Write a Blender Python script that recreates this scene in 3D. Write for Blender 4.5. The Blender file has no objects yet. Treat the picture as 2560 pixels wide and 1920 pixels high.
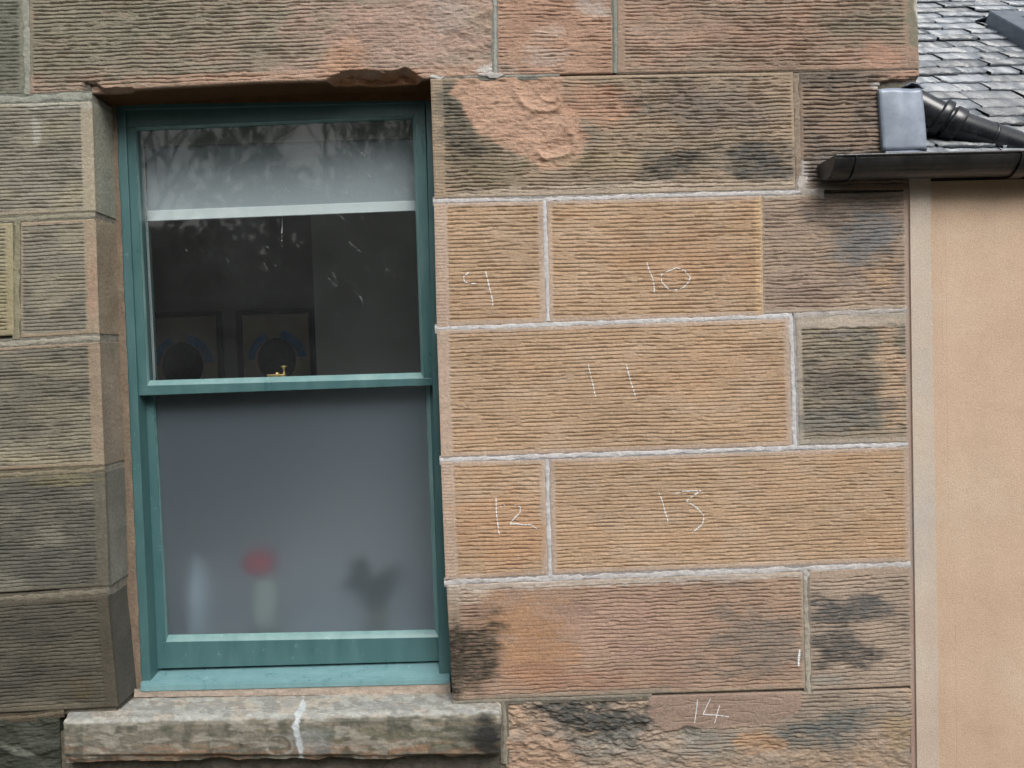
import bpy, bmesh, math, random
import numpy as np
from mathutils import Vector, Matrix
random.seed(7)
C = bpy.context.scene.collection
SC = bpy.context.scene
R = math.radians

# ---------------------------------------------------------------- camera
W, H, FPX = 2560.0, 1920.0, 1991.0
DIST, CAMZ = 1.94, 1.65
YAW, PITCH, ROLL = R(2.0), R(1.87), R(1.8)
fw = Vector((math.sin(YAW)*math.cos(PITCH), math.cos(YAW)*math.cos(PITCH), -math.sin(PITCH)))
r0 = Vector((math.cos(YAW), -math.sin(YAW), 0))
u0 = r0.cross(fw)
rt = r0*math.cos(ROLL) - u0*math.sin(ROLL)
up = u0*math.cos(ROLL) + r0*math.sin(ROLL)
CAM = Vector((0, -DIST, CAMZ))
cd = bpy.data.cameras.new('camera'); cam = bpy.data.objects.new('camera', cd); C.objects.link(cam)
m = Matrix(((rt.x, up.x, -fw.x), (rt.y, up.y, -fw.y), (rt.z, up.z, -fw.z))).to_4x4()
m.translation = CAM
cam.matrix_world = m
cd.sensor_width = 36; cd.lens = FPX/W*36; cd.clip_end = 500; cd.clip_start = 0.05
SC.camera = cam

# ---------------------------------------------------------------- sky, sun, exposure
SUN_EL, SUN_AZ = R(46), R(162)      # in front of the wall and slightly right
wd = bpy.data.worlds.new('World'); SC.world = wd; wd.use_nodes = True
nt = wd.node_tree; nt.nodes.clear()
sky = nt.nodes.new('ShaderNodeTexSky'); sky.sky_type = 'NISHITA'; sky.sun_disc = False
sky.sun_elevation = SUN_EL; sky.sun_rotation = SUN_AZ; sky.dust_density = 4.0; sky.air_density = 1.5
hs = nt.nodes.new('ShaderNodeHueSaturation'); hs.inputs['Saturation'].default_value = 0.28
bg = nt.nodes.new('ShaderNodeBackground'); bg.inputs['Strength'].default_value = 0.085
wo = nt.nodes.new('ShaderNodeOutputWorld')
nt.links.new(sky.outputs[0], hs.inputs['Color']); nt.links.new(hs.outputs[0], bg.inputs[0]); nt.links.new(bg.outputs[0], wo.inputs[0])
sd = bpy.data.lights.new('sun', 'SUN'); sd.energy = 1.5; sd.angle = R(34); sd.color = (1.0, 0.97, 0.93)
so = bpy.data.objects.new('sun', sd); C.objects.link(so)
sdir = Vector((math.sin(R(18))*math.cos(SUN_EL), -math.cos(R(18))*math.cos(SUN_EL), math.sin(SUN_EL)))
so.rotation_euler = sdir.to_track_quat('Z', 'Y').to_euler()
SC.view_settings.view_transform = 'Standard'; SC.view_settings.look = 'None'
SC.view_settings.exposure = 0.78; SC.view_settings.gamma = 1.0
SC.cycles.use_denoising = True
SC.cycles.max_bounces = 10; SC.cycles.transparent_max_bounces = 16

# ---------------------------------------------------------------- pixel -> place
def ray(px, py):
    a = (px - W/2)/FPX; b = (H/2 - py)/FPX
    return fw + rt*a + up*b
def at(px, py, y=0.0):
    d = ray(px, py); t = (y - CAM.y)/d.y
    return CAM + d*t
def at_np(px, py, y):
    a = (px - W/2)/FPX; b = (H/2 - py)/FPX
    dx = fw.x + rt.x*a + up.x*b; dy = fw.y + rt.y*a + up.y*b; dz = fw.z + rt.z*a + up.z*b
    t = (y - CAM.y)/dy
    return CAM.x + dx*t, CAM.z + dz*t

# ---------------------------------------------------------------- noise
def _h(ix, iy, seed):
    n = (ix.astype(np.int64)*374761393 + iy.astype(np.int64)*668265263 + seed*1274126177) & 0xffffffff
    n = ((n ^ (n >> 13))*1103515245) & 0xffffffff
    n = ((n ^ (n >> 15))*2246822519) & 0xffffffff
    return ((n ^ (n >> 16)) & 0xffff)/65535.0
def vn(x, y, seed=0):
    x = np.asarray(x, float); y = np.asarray(y, float)
    ix = np.floor(x); iy = np.floor(y); fx = x-ix; fy = y-iy
    fx = fx*fx*(3-2*fx); fy = fy*fy*(3-2*fy)
    a = _h(ix, iy, seed); b = _h(ix+1, iy, seed); c = _h(ix, iy+1, seed); d = _h(ix+1, iy+1, seed)
    return (a*(1-fx)+b*fx)*(1-fy) + (c*(1-fx)+d*fx)*fy
def fbm(x, y, o=4, seed=0, g=0.5):
    s = 0; a = 1; t = 0
    for k in range(o):
        s = s + a*vn(x*2**k + 13.7*k, y*2**k + 7.1*k, seed+k); t += a; a *= g
    return s/t
def sst(e0, e1, x):
    t = np.clip((x-e0)/(e1-e0), 0, 1); return t*t*(3-2*t)
def lin(c, sat=0.8):
    c = np.array(c, float)/255.0
    v = np.where(c <= 0.04045, c/12.92, ((c+0.055)/1.055)**2.4)
    g = 0.3*v[0]+0.59*v[1]+0.11*v[2]
    return (g+(v-g)*sat)*np.array([0.965, 1.004, 1.03])
def poly_sd(px, py, pts):
    d = np.full(np.shape(px), 1e9); ins = np.zeros(np.shape(px), bool); n = len(pts)
    for i in range(n):
        ax, ay = pts[i]; bx, by = pts[(i+1) % n]
        ex, ey = bx-ax, by-ay; wx, wy = px-ax, py-ay
        t = np.clip((wx*ex+wy*ey)/(ex*ex+ey*ey+1e-9), 0, 1)
        d = np.minimum(d, np.hypot(wx-ex*t, wy-ey*t))
        c = ((ay > py) != (by > py)) & (px < (bx-ax)*(py-ay)/((by-ay) if by != ay else 1e-9)+ax)
        ins ^= c
    return np.where(ins, -d, d)
def mask(px, py, sh, seed):
    """shape -> 0..1.  ('g',cx,cy,rx,ry,rotdeg,rough)  ('p',pts,soft,rough)"""
    if sh[0] == 'g':
        _, cx, cy, rx, ry, rot, rough = sh
        c, s = math.cos(R(rot)), math.sin(R(rot))
        x = px-cx; y = py-cy
        d = np.hypot((x*c+y*s)/rx, (-x*s+y*c)/ry)
        d = d + (fbm(px/75, py/34, 5, seed, .6)-0.5)*rough*3.0 + (fbm(px/40, py/6, 3, seed+9)-0.5)*rough*0.7
        return sst(1.25, 0.35, d)
    _, pts, soft, rough = sh
    d = poly_sd(px, py, pts) + (fbm(px/26, py/18, 4, seed)-0.5)*rough*2
    return sst(soft, -soft, d)

# ---------------------------------------------------------------- mesh helpers
def fast_mesh(name, co, faces4, cols=None, smooth=True):
    me = bpy.data.meshes.new(name)
    co = np.asarray(co, np.float32); f = np.asarray(faces4, np.int32)
    me.vertices.add(len(co)); me.vertices.foreach_set('co', co.ravel())
    me.loops.add(f.size); me.loops.foreach_set('vertex_index', f.ravel())
    me.polygons.add(len(f)); me.polygons.foreach_set('loop_start', np.arange(0, f.size, f.shape[1], dtype=np.int32))
    try: me.polygons.foreach_set('loop_total', np.full(len(f), f.shape[1], dtype=np.int32))
    except Exception: pass
    me.update(calc_edges=True); me.validate()
    if smooth: me.polygons.foreach_set('use_smooth', np.ones(len(me.polygons), bool))
    if cols is not None:
        a = me.color_attributes.new('Col', 'FLOAT_COLOR', 'POINT')
        c4 = np.ones((len(co), 4), np.float32); c4[:, :3] = cols
        a.data.foreach_set('color', c4.ravel())
    return me
def link(name, me, mat, parent=None):
    o = bpy.data.objects.new(name, me); C.objects.link(o)
    if mat: me.materials.append(mat)
    if parent: o.parent = parent; o.matrix_parent_inverse = parent.matrix_world.inverted()
    return o
def thing(name, label, cat, loc=(0, 0, 0), group=None):
    o = bpy.data.objects.new(name, None); C.objects.link(o); o.location = loc
    o.matrix_world = Matrix.Translation(loc)
    o['label'] = label; o['category'] = cat
    if group: o['group'] = group
    return o
def grid_faces(nu, nv, off=0, flip=False):
    i = np.arange(nu-1); j = np.arange(nv-1)
    I, J = np.meshgrid(i, j)
    a = (J*nu+I).ravel()+off; b = a+1; c = a+nu+1; d = a+nu
    return np.stack([a, d, c, b] if not flip else [a, b, c, d], 1)
class MB:
    def __init__(s): s.bm = bmesh.new()
    def quad_slab(s, q, y0, y1, bev=0.0, y0b=None):
        """q: 4 px corners TL,TR,BR,BL seen at depth y0; pushed straight back to y1"""
        f = [at(x, y, y0) for x, y in q]
        return s.slab(f, (0, y1-y0, 0), bev)
    def slab(s, f, d, bev=0.0):
        d = Vector(d)
        a = [s.bm.verts.new(p) for p in f]; b = [s.bm.verts.new(Vector(p)+d) for p in f]
        fs = [s.bm.faces.new(a[::-1]), s.bm.faces.new(b)]
        n = len(f)
        for i in range(n): fs.append(s.bm.faces.new((a[i], a[(i+1) % n], b[(i+1) % n], b[i])))
        if bev:
            es = set(e for ff in fs for e in ff.edges)
            bmesh.ops.bevel(s.bm, geom=list(es), offset=bev, segments=2, profile=0.6, affect='EDGES')
        return s
    def box(s, c, sz, bev=0.0):
        x, y, z = c; a, b, h = sz[0]/2, sz[1]/2, sz[2]/2
        return s.slab([(x-a, y-b, z+h), (x+a, y-b, z+h), (x+a, y-b, z-h), (x-a, y-b, z-h)], (0, 2*b, 0), bev)
    def face(s, pts):
        s.bm.faces.new([s.bm.verts.new(p) for p in pts]); return s
    def tube(s, pts, rad, n=16, cap=True):
        pts = [Vector(p) for p in pts]
        rad = rad if isinstance(rad, (list, tuple)) else [rad]*len(pts)
        rings = []; pn = None
        for i, p in enumerate(pts):
            d = (pts[min(i+1, len(pts)-1)]-pts[max(i-1, 0)]).normalized()
            if pn is None: pn = d.orthogonal().normalized()
            pn = (pn - d*pn.dot(d)).normalized(); q = d.cross(pn)
            rings.append([s.bm.verts.new(p+(pn*math.cos(2*math.pi*k/n)+q*math.sin(2*math.pi*k/n))*rad[i]) for k in range(n)])
        for a, b in zip(rings, rings[1:]):
            for k in range(n): s.bm.faces.new((a[k], a[(k+1) % n], b[(k+1) % n], b[k]))
        if cap: s.bm.faces.new(rings[0][::-1]); s.bm.faces.new(rings[-1])
        return s
    def lathe(s, c, prof, n=28):
        c = Vector(c); rings = []
        for r, z in prof:
            rings.append([s.bm.verts.new(c+Vector((max(r, 1e-4)*math.cos(2*math.pi*k/n), max(r, 1e-4)*math.sin(2*math.pi*k/n), z))) for k in range(n)])
        for a, b in zip(rings, rings[1:]):
            for k in range(n): s.bm.faces.new((a[k], a[(k+1) % n], b[(k+1) % n], b[k]))
        s.bm.faces.new(rings[0][::-1]); s.bm.faces.new(rings[-1]); return s
    def build(s, name, mat, parent=None, smooth=False):
        bmesh.ops.recalc_face_normals(s.bm, faces=s.bm.faces)
        me = bpy.data.meshes.new(name); s.bm.to_mesh(me); s.bm.free()
        if smooth: me.polygons.foreach_set('use_smooth', np.ones(len(me.polygons), bool))
        return link(name, me, mat, parent)

# ---------------------------------------------------------------- materials
def newmat(name, rough=0.8, base=(0.5, 0.5, 0.5), spec=0.3, metal=0.0):
    mt = bpy.data.materials.new(name); mt.use_nodes = True
    b = mt.node_tree.nodes['Principled BSDF']
    b.inputs['Roughness'].default_value = rough; b.inputs['Base Color'].default_value = (*base, 1)
    b.inputs['Specular IOR Level'].default_value = spec; b.inputs['Metallic'].default_value = metal
    return mt, mt.node_tree, b
def N(t, typ, **kw):
    n = t.nodes.new(typ)
    for k, v in kw.items():
        if k in n.inputs: n.inputs[k].default_value = v
        else: setattr(n, k, v)
    return n
def coords(t): return N(t, 'ShaderNodeTexCoord').outputs['Object']
def noise(t, scale, detail=4, rough=0.55, vec=None):
    n = N(t, 'ShaderNodeTexNoise', Scale=scale, Detail=detail, Roughness=rough)
    if vec is None: vec = coords(t)
    t.links.new(vec, n.inputs['Vector']); return n.outputs['Fac']
def ramp(t, src, stops):
    r = N(t, 'ShaderNodeValToRGB'); e = r.color_ramp.elements
    while len(e) < len(stops): e.new(0.5)
    for el, (p, c) in zip(e, stops): el.position = p; el.color = (*c, 1) if len(c) == 3 else c
    t.links.new(src, r.inputs['Fac']); return r.outputs['Color']
def mix(t, fac, a, b, mode='MIX'):
    n = N(t, 'ShaderNodeMix', data_type='RGBA', blend_type=mode)
    for s, v in ((n.inputs[0], fac), (n.inputs[6], a), (n.inputs[7], b)):
        if isinstance(v, (int, float)): s.default_value = v
        elif isinstance(v, tuple): s.default_value = (*v, 1)
        else: t.links.new(v, s)
    return n.outputs[2]
def bump(t, b, src, strength, dist, prev=None):
    n = N(t, 'ShaderNodeBump', Strength=strength, Distance=dist)
    t.links.new(src, n.inputs['Height'])
    if prev is not None: t.links.new(prev, n.inputs['Normal'])
    t.links.new(n.outputs[0], b.inputs['Normal']); return n.outputs[0]

def stone_mat(name, grain=0.35, rough=0.92, bmp=0.5):
    mt, t, b = newmat(name, rough, spec=0.15)
    a = N(t, 'ShaderNodeAttribute', attribute_name='Col')
    n1 = noise(t, 520, 3, 0.7); n2 = noise(t, 110, 4, 0.6)
    g1 = ramp(t, n1, [(0.28, (1-grain,)*3), (0.72, (1+grain,)*3)])
    g2 = ramp(t, n2, [(0.3, (0.86, 0.85, 0.84)), (0.7, (1.12, 1.12, 1.13))])
    c = mix(t, 1.0, a.outputs['Color'], g1, 'MULTIPLY'); c = mix(t, 1.0, c, g2, 'MULTIPLY')
    t.links.new(c, b.inputs['Base Color'])
    bump(t, b, n1, bmp, 0.0016, bump(t, b, n2, bmp, 0.004))
    return mt
M = {}
M['stone'] = stone_mat('sandstone')
M['stone_smooth'] = stone_mat('dressed_stone', 0.2, 0.9, 0.3)
M['mortar'] = stone_mat('lime_mortar', 0.18, 0.95, 0.6)

def paint(name, c0, c1, rough):
    mt, t, b = newmat(name, rough, spec=0.55)
    v = N(t, 'ShaderNodeMapping'); t.links.new(coords(t), v.inputs[0]); v.inputs['Scale'].default_value = (1, 1, 0.25)
    n = noise(t, 26, 5, 0.6, v.outputs[0]); n2 = noise(t, 240, 2)
    c = ramp(t, n, [(0.3, c0), (0.72, c1)])
    dirt = ramp(t, noise(t, 60, 6, 0.7), [(0.62, (0, 0, 0)), (0.74, (1, 1, 1))])
    c = mix(t, dirt, c, tuple(min(1, x*1.5+0.02) for x in c1))
    t.links.new(c, b.inputs['Base Color'])
    rr = ramp(t, n, [(0.3, (rough-0.1,)*3), (0.7, (rough+0.12,)*3)]); t.links.new(rr, b.inputs['Roughness'])
    bump(t, b, n2, 0.25, 0.0008, bump(t, b, n, 0.35, 0.004))
    return mt
M['teal'] = paint('teal_gloss_paint', (0.052, 0.125, 0.132), (0.075, 0.162, 0.168), 0.36)
M['putty'] = paint('painted_putty', (0.13, 0.25, 0.25), (0.20, 0.33, 0.33), 0.4)
M['teal_sill'] = paint('pale_teal_paint', (0.15, 0.30, 0.325), (0.21, 0.37, 0.395), 0.33)  # sill paint, a paler teal than the frame

def glass_mat():
    mt = bpy.data.materials.new('window_glass'); mt.use_nodes = True; t = mt.node_tree; t.nodes.clear()
    o = N(t, 'ShaderNodeOutputMaterial'); tr = N(t, 'ShaderNodeBsdfTransparent'); tr.inputs[0].default_value = (0.93, 0.96, 0.95, 1)
    gl = N(t, 'ShaderNodeBsdfGlossy'); gl.inputs['Roughness'].default_value = 0.03
    fr = N(t, 'ShaderNodeFresnel'); ge = N(t, 'ShaderNodeNewGeometry'); mr = N(t, 'ShaderNodeMapRange')
    # a thin pane reflects alike from both sides
    mr.inputs['To Min'].default_value = 1.72; mr.inputs['To Max'].default_value = 1/1.72
    t.links.new(ge.outputs['Backfacing'], mr.inputs['Value']); t.links.new(mr.outputs[0], fr.inputs[0])
    df = N(t, 'ShaderNodeBsdfDiffuse'); df.inputs[0].default_value = (0.55, 0.58, 0.6, 1)
    bn = N(t, 'ShaderNodeBump', Strength=0.012, Distance=0.02); t.links.new(noise(t, 5.0, 2), bn.inputs['Height'])
    t.links.new(bn.outputs[0], gl.inputs['Normal'])
    m1 = N(t, 'ShaderNodeMixShader'); t.links.new(fr.outputs[0], m1.inputs[0]); t.links.new(tr.outputs[0], m1.inputs[1]); t.links.new(gl.outputs[0], m1.inputs[2])
    m2 = N(t, 'ShaderNodeMixShader')
    du = ramp(t, noise(t, 9, 5, 0.65), [(0.3, (0.012,)*3), (0.75, (0.035,)*3)])
    t.links.new(du, m2.inputs[0]); t.links.new(m1.outputs[0], m2.inputs[1]); t.links.new(df.outputs[0], m2.inputs[2])
    t.links.new(m2.outputs[0], o.inputs[0]); return mt
M['glass'] = glass_mat()
def frosted_mat():
    mt = bpy.data.materials.new('frosted_glass'); mt.use_nodes = True; t = mt.node_tree; t.nodes.clear()
    o = N(t, 'ShaderNodeOutputMaterial')
    rf = N(t, 'ShaderNodeBsdfRefraction'); rf.inputs['Roughness'].default_value = 0.68; rf.inputs['IOR'].default_value = 1.33
    rf.inputs[0].default_value = (0.80, 0.86, 0.90, 1)
    df = N(t, 'ShaderNodeBsdfDiffuse'); df.inputs[0].default_value = (0.40, 0.48, 0.56, 1)
    gl = N(t, 'ShaderNodeBsdfGlossy'); gl.inputs['Roughness'].default_value = 0.07
    fr = N(t, 'ShaderNodeFresnel'); fr.inputs[0].default_value = 1.5
    m0 = N(t, 'ShaderNodeMixShader'); m0.inputs[0].default_value = 0.13
    t.links.new(rf.outputs[0], m0.inputs[1]); t.links.new(df.outputs[0], m0.inputs[2])
    m1 = N(t, 'ShaderNodeMixShader'); t.links.new(fr.outputs[0], m1.inputs[0]); t.links.new(m0.outputs[0], m1.inputs[1]); t.links.new(gl.outputs[0], m1.inputs[2])
    t.links.new(m1.outputs[0], o.inputs[0]); return mt
M['frosted'] = frosted_mat()

def simple(name, c0, c1, rough, scale=30, spec=0.4, metal=0.0, bmp=0.2, bd=0.002, lo=0.35, hi=0.65):
    mt, t, b = newmat(name, rough, spec=spec, metal=metal)
    n = noise(t, scale, 6, 0.62)
    t.links.new(ramp(t, n, [(lo, c0), (hi, c1)]), b.inputs['Base Color'])
    if bmp: bump(t, b, noise(t, scale*6, 3), bmp, bd, bump(t, b, n, bmp, bd*3))
    return mt
M['lead'] = simple('lead_sheet', (0.19, 0.23, 0.30), (0.33, 0.38, 0.46), 0.40, 14, 0.5, 0.1, 0.25, 0.0008)
M['black_iron'] = simple('black_painted_iron', (0.006, 0.007, 0.009), (0.03, 0.03, 0.03), 0.36, 12, 0.6, 0, 0.6, 0.002)
M['pipe'] = simple('black_plastic_pipe', (0.012, 0.014, 0.018), (0.06, 0.065, 0.075), 0.27, 16, 0.65, 0, 0.15, 0.001, 0.45, 0.8)
M['roofmetal'] = simple('grey_coated_metal', (0.13, 0.15, 0.18), (0.19, 0.215, 0.25), 0.25, 18, 0.6, 0.2, 0.1, 0.0005)
M['slate'] = None
M['brass'] = simple('brass', (0.62, 0.45, 0.17), (0.75, 0.58, 0.28), 0.3, 80, 0.5, 0.85, 0.1, 0.0005)
M['blind'] = simple('grey_blind_fabric', (0.35, 0.40, 0.44), (0.39, 0.44, 0.48), 0.9, 300, 0.1, 0, 0.2, 0.0003)
M['bar'] = simple('pale_plastic_bar', (0.68, 0.76, 0.80), (0.72, 0.80, 0.84), 0.5, 20, 0.4, 0, 0)
M['bead'] = simple('white_beads', (0.6, 0.64, 0.66), (0.7, 0.72, 0.74), 0.4, 20, 0.4, 0, 0)
M['room'] = simple('room_wall_paint', (0.48, 0.48, 0.46), (0.51, 0.51, 0.49), 0.9, 4, 0.2, 0, 0.1, 0.002)
M['room_pale'] = simple('pale_room_paint', (0.80, 0.78, 0.76), (0.83, 0.81, 0.79), 0.85, 4, 0.2, 0, 0.1, 0.002)
M['picframe'] = simple('black_picture_frame', (0.008, 0.008, 0.008), (0.014, 0.013, 0.012), 0.5, 40, 0.3, 0, 0.1)
M['paper'] = simple('tan_paper', (0.60, 0.52, 0.42), (0.66, 0.57, 0.46), 0.8, 25, 0.2, 0, 0.1)
M['inkdark'] = simple('dark_ink', (0.01, 0.01, 0.01), (0.05, 0.04, 0.03), 0.8, 60, 0.2, 0, 0)
M['inkblue'] = simple('blue_ink', (0.03, 0.26, 0.66), (0.06, 0.36, 0.8), 0.8, 60, 0.2, 0, 0)
M['chalk'] = simple('chalk', (0.66, 0.68, 0.70), (0.82, 0.84, 0.86), 0.95, 200, 0.1, 0, 0)

def slate_mat():
    mt, t, b = newmat('wet_slate', 0.32, spec=1.0)
    a = N(t, 'ShaderNodeAttribute', attribute_name='Col')
    n = noise(t, 45, 6, 0.7); n2 = noise(t, 14, 4)
    g = ramp(t, n, [(0.3, (0.7,)*3), (0.7, (1.25,)*3)])
    t.links.new(mix(t, 1.0, a.outputs['Color'], g, 'MULTIPLY'), b.inputs['Base Color'])
    t.links.new(ramp(t, n2, [(0.35, (0.16,)*3), (0.7, (0.34,)*3)]), b.inputs['Roughness'])
    v = N(t, 'ShaderNodeMapping'); t.links.new(coords(t), v.inputs[0]); v.inputs['Scale'].default_value = (1, 2.4, 2.4)
    bump(t, b, noise(t, 70, 5, 0.6, v.outputs[0]), 0.5, 0.004)
    return mt
M['slate'] = slate_mat()
def render_mat(name, c0, c1, c2):
    mt, t, b = newmat(name, 0.95, spec=0.1)
    n = noise(t, 2.2, 5, 0.6); f = noise(t, 420, 3, 0.6)
    c = ramp(t, n, [(0.34, c0), (0.5, c1), (0.66, c2)])
    c = mix(t, 1.0, c, ramp(t, noise(t, 7, 5, 0.65), [(0.34, (0.95, 0.935, 0.92)), (0.6, (1.02,)*3)]), 'MULTIPLY')
    v = N(t, 'ShaderNodeMapping'); t.links.new(coords(t), v.inputs[0]); v.inputs['Scale'].default_value = (7, 1, 0.5)
    st = ramp(t, noise(t, 2.0, 4, 0.6, v.outputs[0]), [(0.3, (0.97, 0.965, 0.96)), (0.7, (1.02,)*3)])
    c = mix(t, 1.0, c, st, 'MULTIPLY')
    c = mix(t, 1.0, c, ramp(t, f, [(0.25, (0.8, 0.79, 0.77)), (0.75, (1.17,)*3)]), 'MULTIPLY')
    t.links.new(c, b.inputs['Base Color']); bump(t, b, f, 0.55, 0.0025, bump(t, b, noise(t, 30, 3), 0.25, 0.004))
    return mt
M['render'] = render_mat('peach_render', tuple(lin((199, 165, 134))), tuple(lin((206, 172, 142))), tuple(lin((206, 176, 148))))
M['band'] = render_mat('grey_band_render', tuple(lin((196, 170, 148))), tuple(lin((203, 182, 162))), tuple(lin((192, 182, 172))))
M['bandedge'] = render_mat('pinkish_edge_render', tuple(lin((165, 135, 122))), tuple(lin((175, 146, 130))), tuple(lin((170, 150, 140))))

# ---------------------------------------------------------------- sandstone blocks
building = thing('stone_building', 'old sandstone house wall of tooled blocks around a teal sash window', 'house', tuple(at(1000, 2560, 0)))
REV = 0.135
class Block:
    def __init__(s, tl, tr, br, bl, base, seed, pitch=12.0, amp=2.6, warp=1.0, brk=0.35, margin=(14, 10, 14, 10),
                 tick=0, rough=0.4, prof=1.0, spall=(), patch=(), var=(), bow=None, dx=3.4, dy=1.25, reveal=None, mcol=None, proud=0.0, steady=0.0, rnd=2.2, arcs=(), cracks=()):
        s.__dict__.update(locals()); s.b = lin(base)
    def ytop(s, px): return s.tl[1]+(s.tr[1]-s.tl[1])*(px-s.tl[0])/(s.tr[0]-s.tl[0])
    def ybot(s, px):
        y = s.bl[1]+(s.br[1]-s.bl[1])*(px-s.bl[0])/(s.br[0]-s.bl[0])
        if s.bow: y = y + np.interp(px, [p[0] for p in s.bow], [p[1] for p in s.bow])
        return y
    def xl(s, py): return s.tl[0]+(s.bl[0]-s.tl[0])*(py-s.tl[1])/(s.bl[1]-s.tl[1])
    def xr(s, py): return s.tr[0]+(s.br[0]-s.tr[0])*(py-s.tr[1])/(s.br[1]-s.tr[1])
    def ev(s, px, py, want_col=True):
        px = np.asarray(px, float); py = np.asarray(py, float); sd = s.seed*31
        yt = s.ytop(px); v = py-yt
        dl = px-s.xl(py); dr = s.xr(py)-px; dt = v; db = s.ybot(px)-py
        # tooling
        w = (fbm(px/70, py/34, 3, sd)-0.5)*2*s.warp*3 + (vn(px/14, py/9, sd+3)-0.5)*s.warp
        w = w + s.steady*(fbm(px/260, py*0+3.3, 2, sd+8)-0.5)
        ph = (v+w)/s.pitch + s.seed*0.37
        row = np.floor(ph); fr = ph-row
        k = vn(px/46, row*7.31, sd+5)*0.65 + vn(px/17, row*3.77+50, sd+6)*0.35
        present = sst(s.brk-0.06, s.brk+0.12, k)
        rowamp = 0.75+0.5*vn(px/90, row*5.1, sd+7)
        saw = np.interp(fr, [0, .10, .74, .86, 1.0], [.1, .6, 1.0, 0, .1])
        h = s.amp*(saw-0.75)*present*rowamp
        chip = sst(0.56, 0.70, vn(px/24+(vn(px/60, row*.8, sd+2)*3), row*.9+9, sd+11))*sst(0.30, 0.8, fr)
        h = h - chip*s.amp*0.8
        h = h + (fbm(px/30, py/16, 4, sd+12)-0.5)*2*s.rough*1.6 + (fbm(px/6, py/4, 2, sd+13)-0.5)*s.rough*1.4
        # margins
        ml, mt_, mr, mb = s.margin
        edge = np.ones_like(px)
        for d, mm in ((dl, ml), (dt, mt_), (dr, mr), (db, mb)):
            if mm > 0: edge = np.minimum(edge, sst(mm-2.0, mm+2.5, d+(vn(px/11, py/11, sd+15)-0.5)*3))
        hm = -0.2+(fbm(px/18, py/12, 3, sd+16)-0.5)*1.2*s.rough
        if s.tick:
            tph = (v+(vn(px/9, py/30, sd+21)-0.5)*2)/8.2; tf = tph-np.floor(tph)
            t = np.where(tf < 0.85, tf*0.8, 0)*1.25
            hm = hm + np.where((dl < s.tick-4) & (dl > 3), t, 0.3) - 1.6*np.exp(-((dl-s.tick)/1.8)**2)
        h = h*edge + hm*(1-edge)
        # spalls
        sm = np.zeros_like(px)
        for q, (sh, dep, rg, keep) in enumerate(s.spall):
            mk = mask(px, py, sh, sd+40+q)
            rough = (fbm(px/42, py/24, 5, sd+60+q, 0.58)-0.5)*2*rg + (np.abs(fbm(px/20, py/11, 3, sd+70+q)-0.5))*rg*1.3
            h = h*(1-mk*(1-keep)) - mk*dep + mk*rough
            sm = np.maximum(sm, mk)
        for cx, cy, rx, ry, rot, am in s.arcs:      # mason's crescent bruises
            c_, s_ = math.cos(R(rot)), math.sin(R(rot)); x = px-cx; y = py-cy
            u = (x*c_+y*s_)/rx; w_ = (-x*s_+y*c_)/ry
            rr = np.hypot(u, w_)+(fbm(px/22, py/22, 3, sd+91)-.5)*.35; side = sst(-.5, .5, w_+u*.4)
            h = h + am*np.exp(-((rr-1)/.13)**2)*side - am*1.3*sst(1.0, .55, rr)*(.4+.6*side) + am*.5*np.exp(-((rr-.62)/.09)**2)*side
        for x0, x1, yc, am in s.cracks:
            on = sst(x0, x0+12, px)*sst(x1, x1-12, px)*sst(.28, .42, vn(px/34, py*0+yc, sd+95))
            h = h - am*np.exp(-((py-(yc-(px-x0)*.018+(fbm(px/60, py*0+yc, 3, sd+92)-.5)*16))/1.3)**2)*on
        # rounded arrises
        e = np.minimum(np.minimum(dl, dr), np.minimum(dt, db))
        h = h - s.rnd*np.clip(1-e/(3+3*vn(px/15, py/15, sd+80)), 0, 1)**2
        h = h/1000.0 + s.proud
        if not want_col: return h
        col = np.empty(px.shape+(3,)); col[...] = s.b
        n = fbm(px/150, py/80, 4, sd+90)
        for q, (c, st) in enumerate(s.var):
            mk = sst(0.48, 0.68, fbm(px/(70+40*q), py/(38+16*q), 4, sd+100+q*7))*st
            col = col*(1-mk[..., None]) + lin(c)*mk[..., None]
        if s.mcol is not None:
            mk = (1-edge)*0.75*(1-sm); col = col*(1-mk[..., None]) + lin(s.mcol)*mk[..., None]
        for q, (sh, c, st) in enumerate(s.patch):
            mk = mask(px, py, sh, sd+130+q*5)*st*(0.28+1.3*fbm(px/11, py/3.6, 4, sd+150+q, .65))
            mk = np.clip(mk, 0, 1); col = col*(1-mk[..., None]) + lin(c)*mk[..., None]
        f = 0.86+0.28*n + (vn(px/60, row*9.7, sd+170)-0.5)*0.12
        f = f*(0.93+0.14*fbm(px/7, py/4, 2, sd+171))
        return h, np.clip(col*f[..., None], 0.004, 0.85)
    def build(s, label=None, name='stone_block', parent=None):
        nu = max(4, int(abs(s.tr[0]-s.tl[0])/s.dx)); nv = max(4, int(abs(s.bl[1]-s.tl[1])/s.dy))
        S, T = np.meshgrid(np.linspace(0, 1, nu), np.linspace(0, 1, nv))
        py0 = (s.tl[1]*(1-S)+s.tr[1]*S)*(1-T) + (s.bl[1]*(1-S)+s.br[1]*S)*T
        px = s.xl(py0)*(1-S)+s.xr(py0)*S
        py = s.ytop(px)*(1-T)+s.ybot(px)*T
        h, col = s.ev(px, py)
        X, Z = at_np(px, py, 0.0)
        co = np.stack([X, -h, Z], -1).reshape(-1, 3); col = col.reshape(-1, 3)
        faces = [grid_faces(nu, nv)]
        idx = np.arange(nu*nv).reshape(nv, nu)
        ring = np.concatenate([idx[0, :], idx[1:, -1], idx[-1, -2::-1], idx[-2:0:-1, 0]])
        n = len(ring); off = len(co)
        lay = 9
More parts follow.
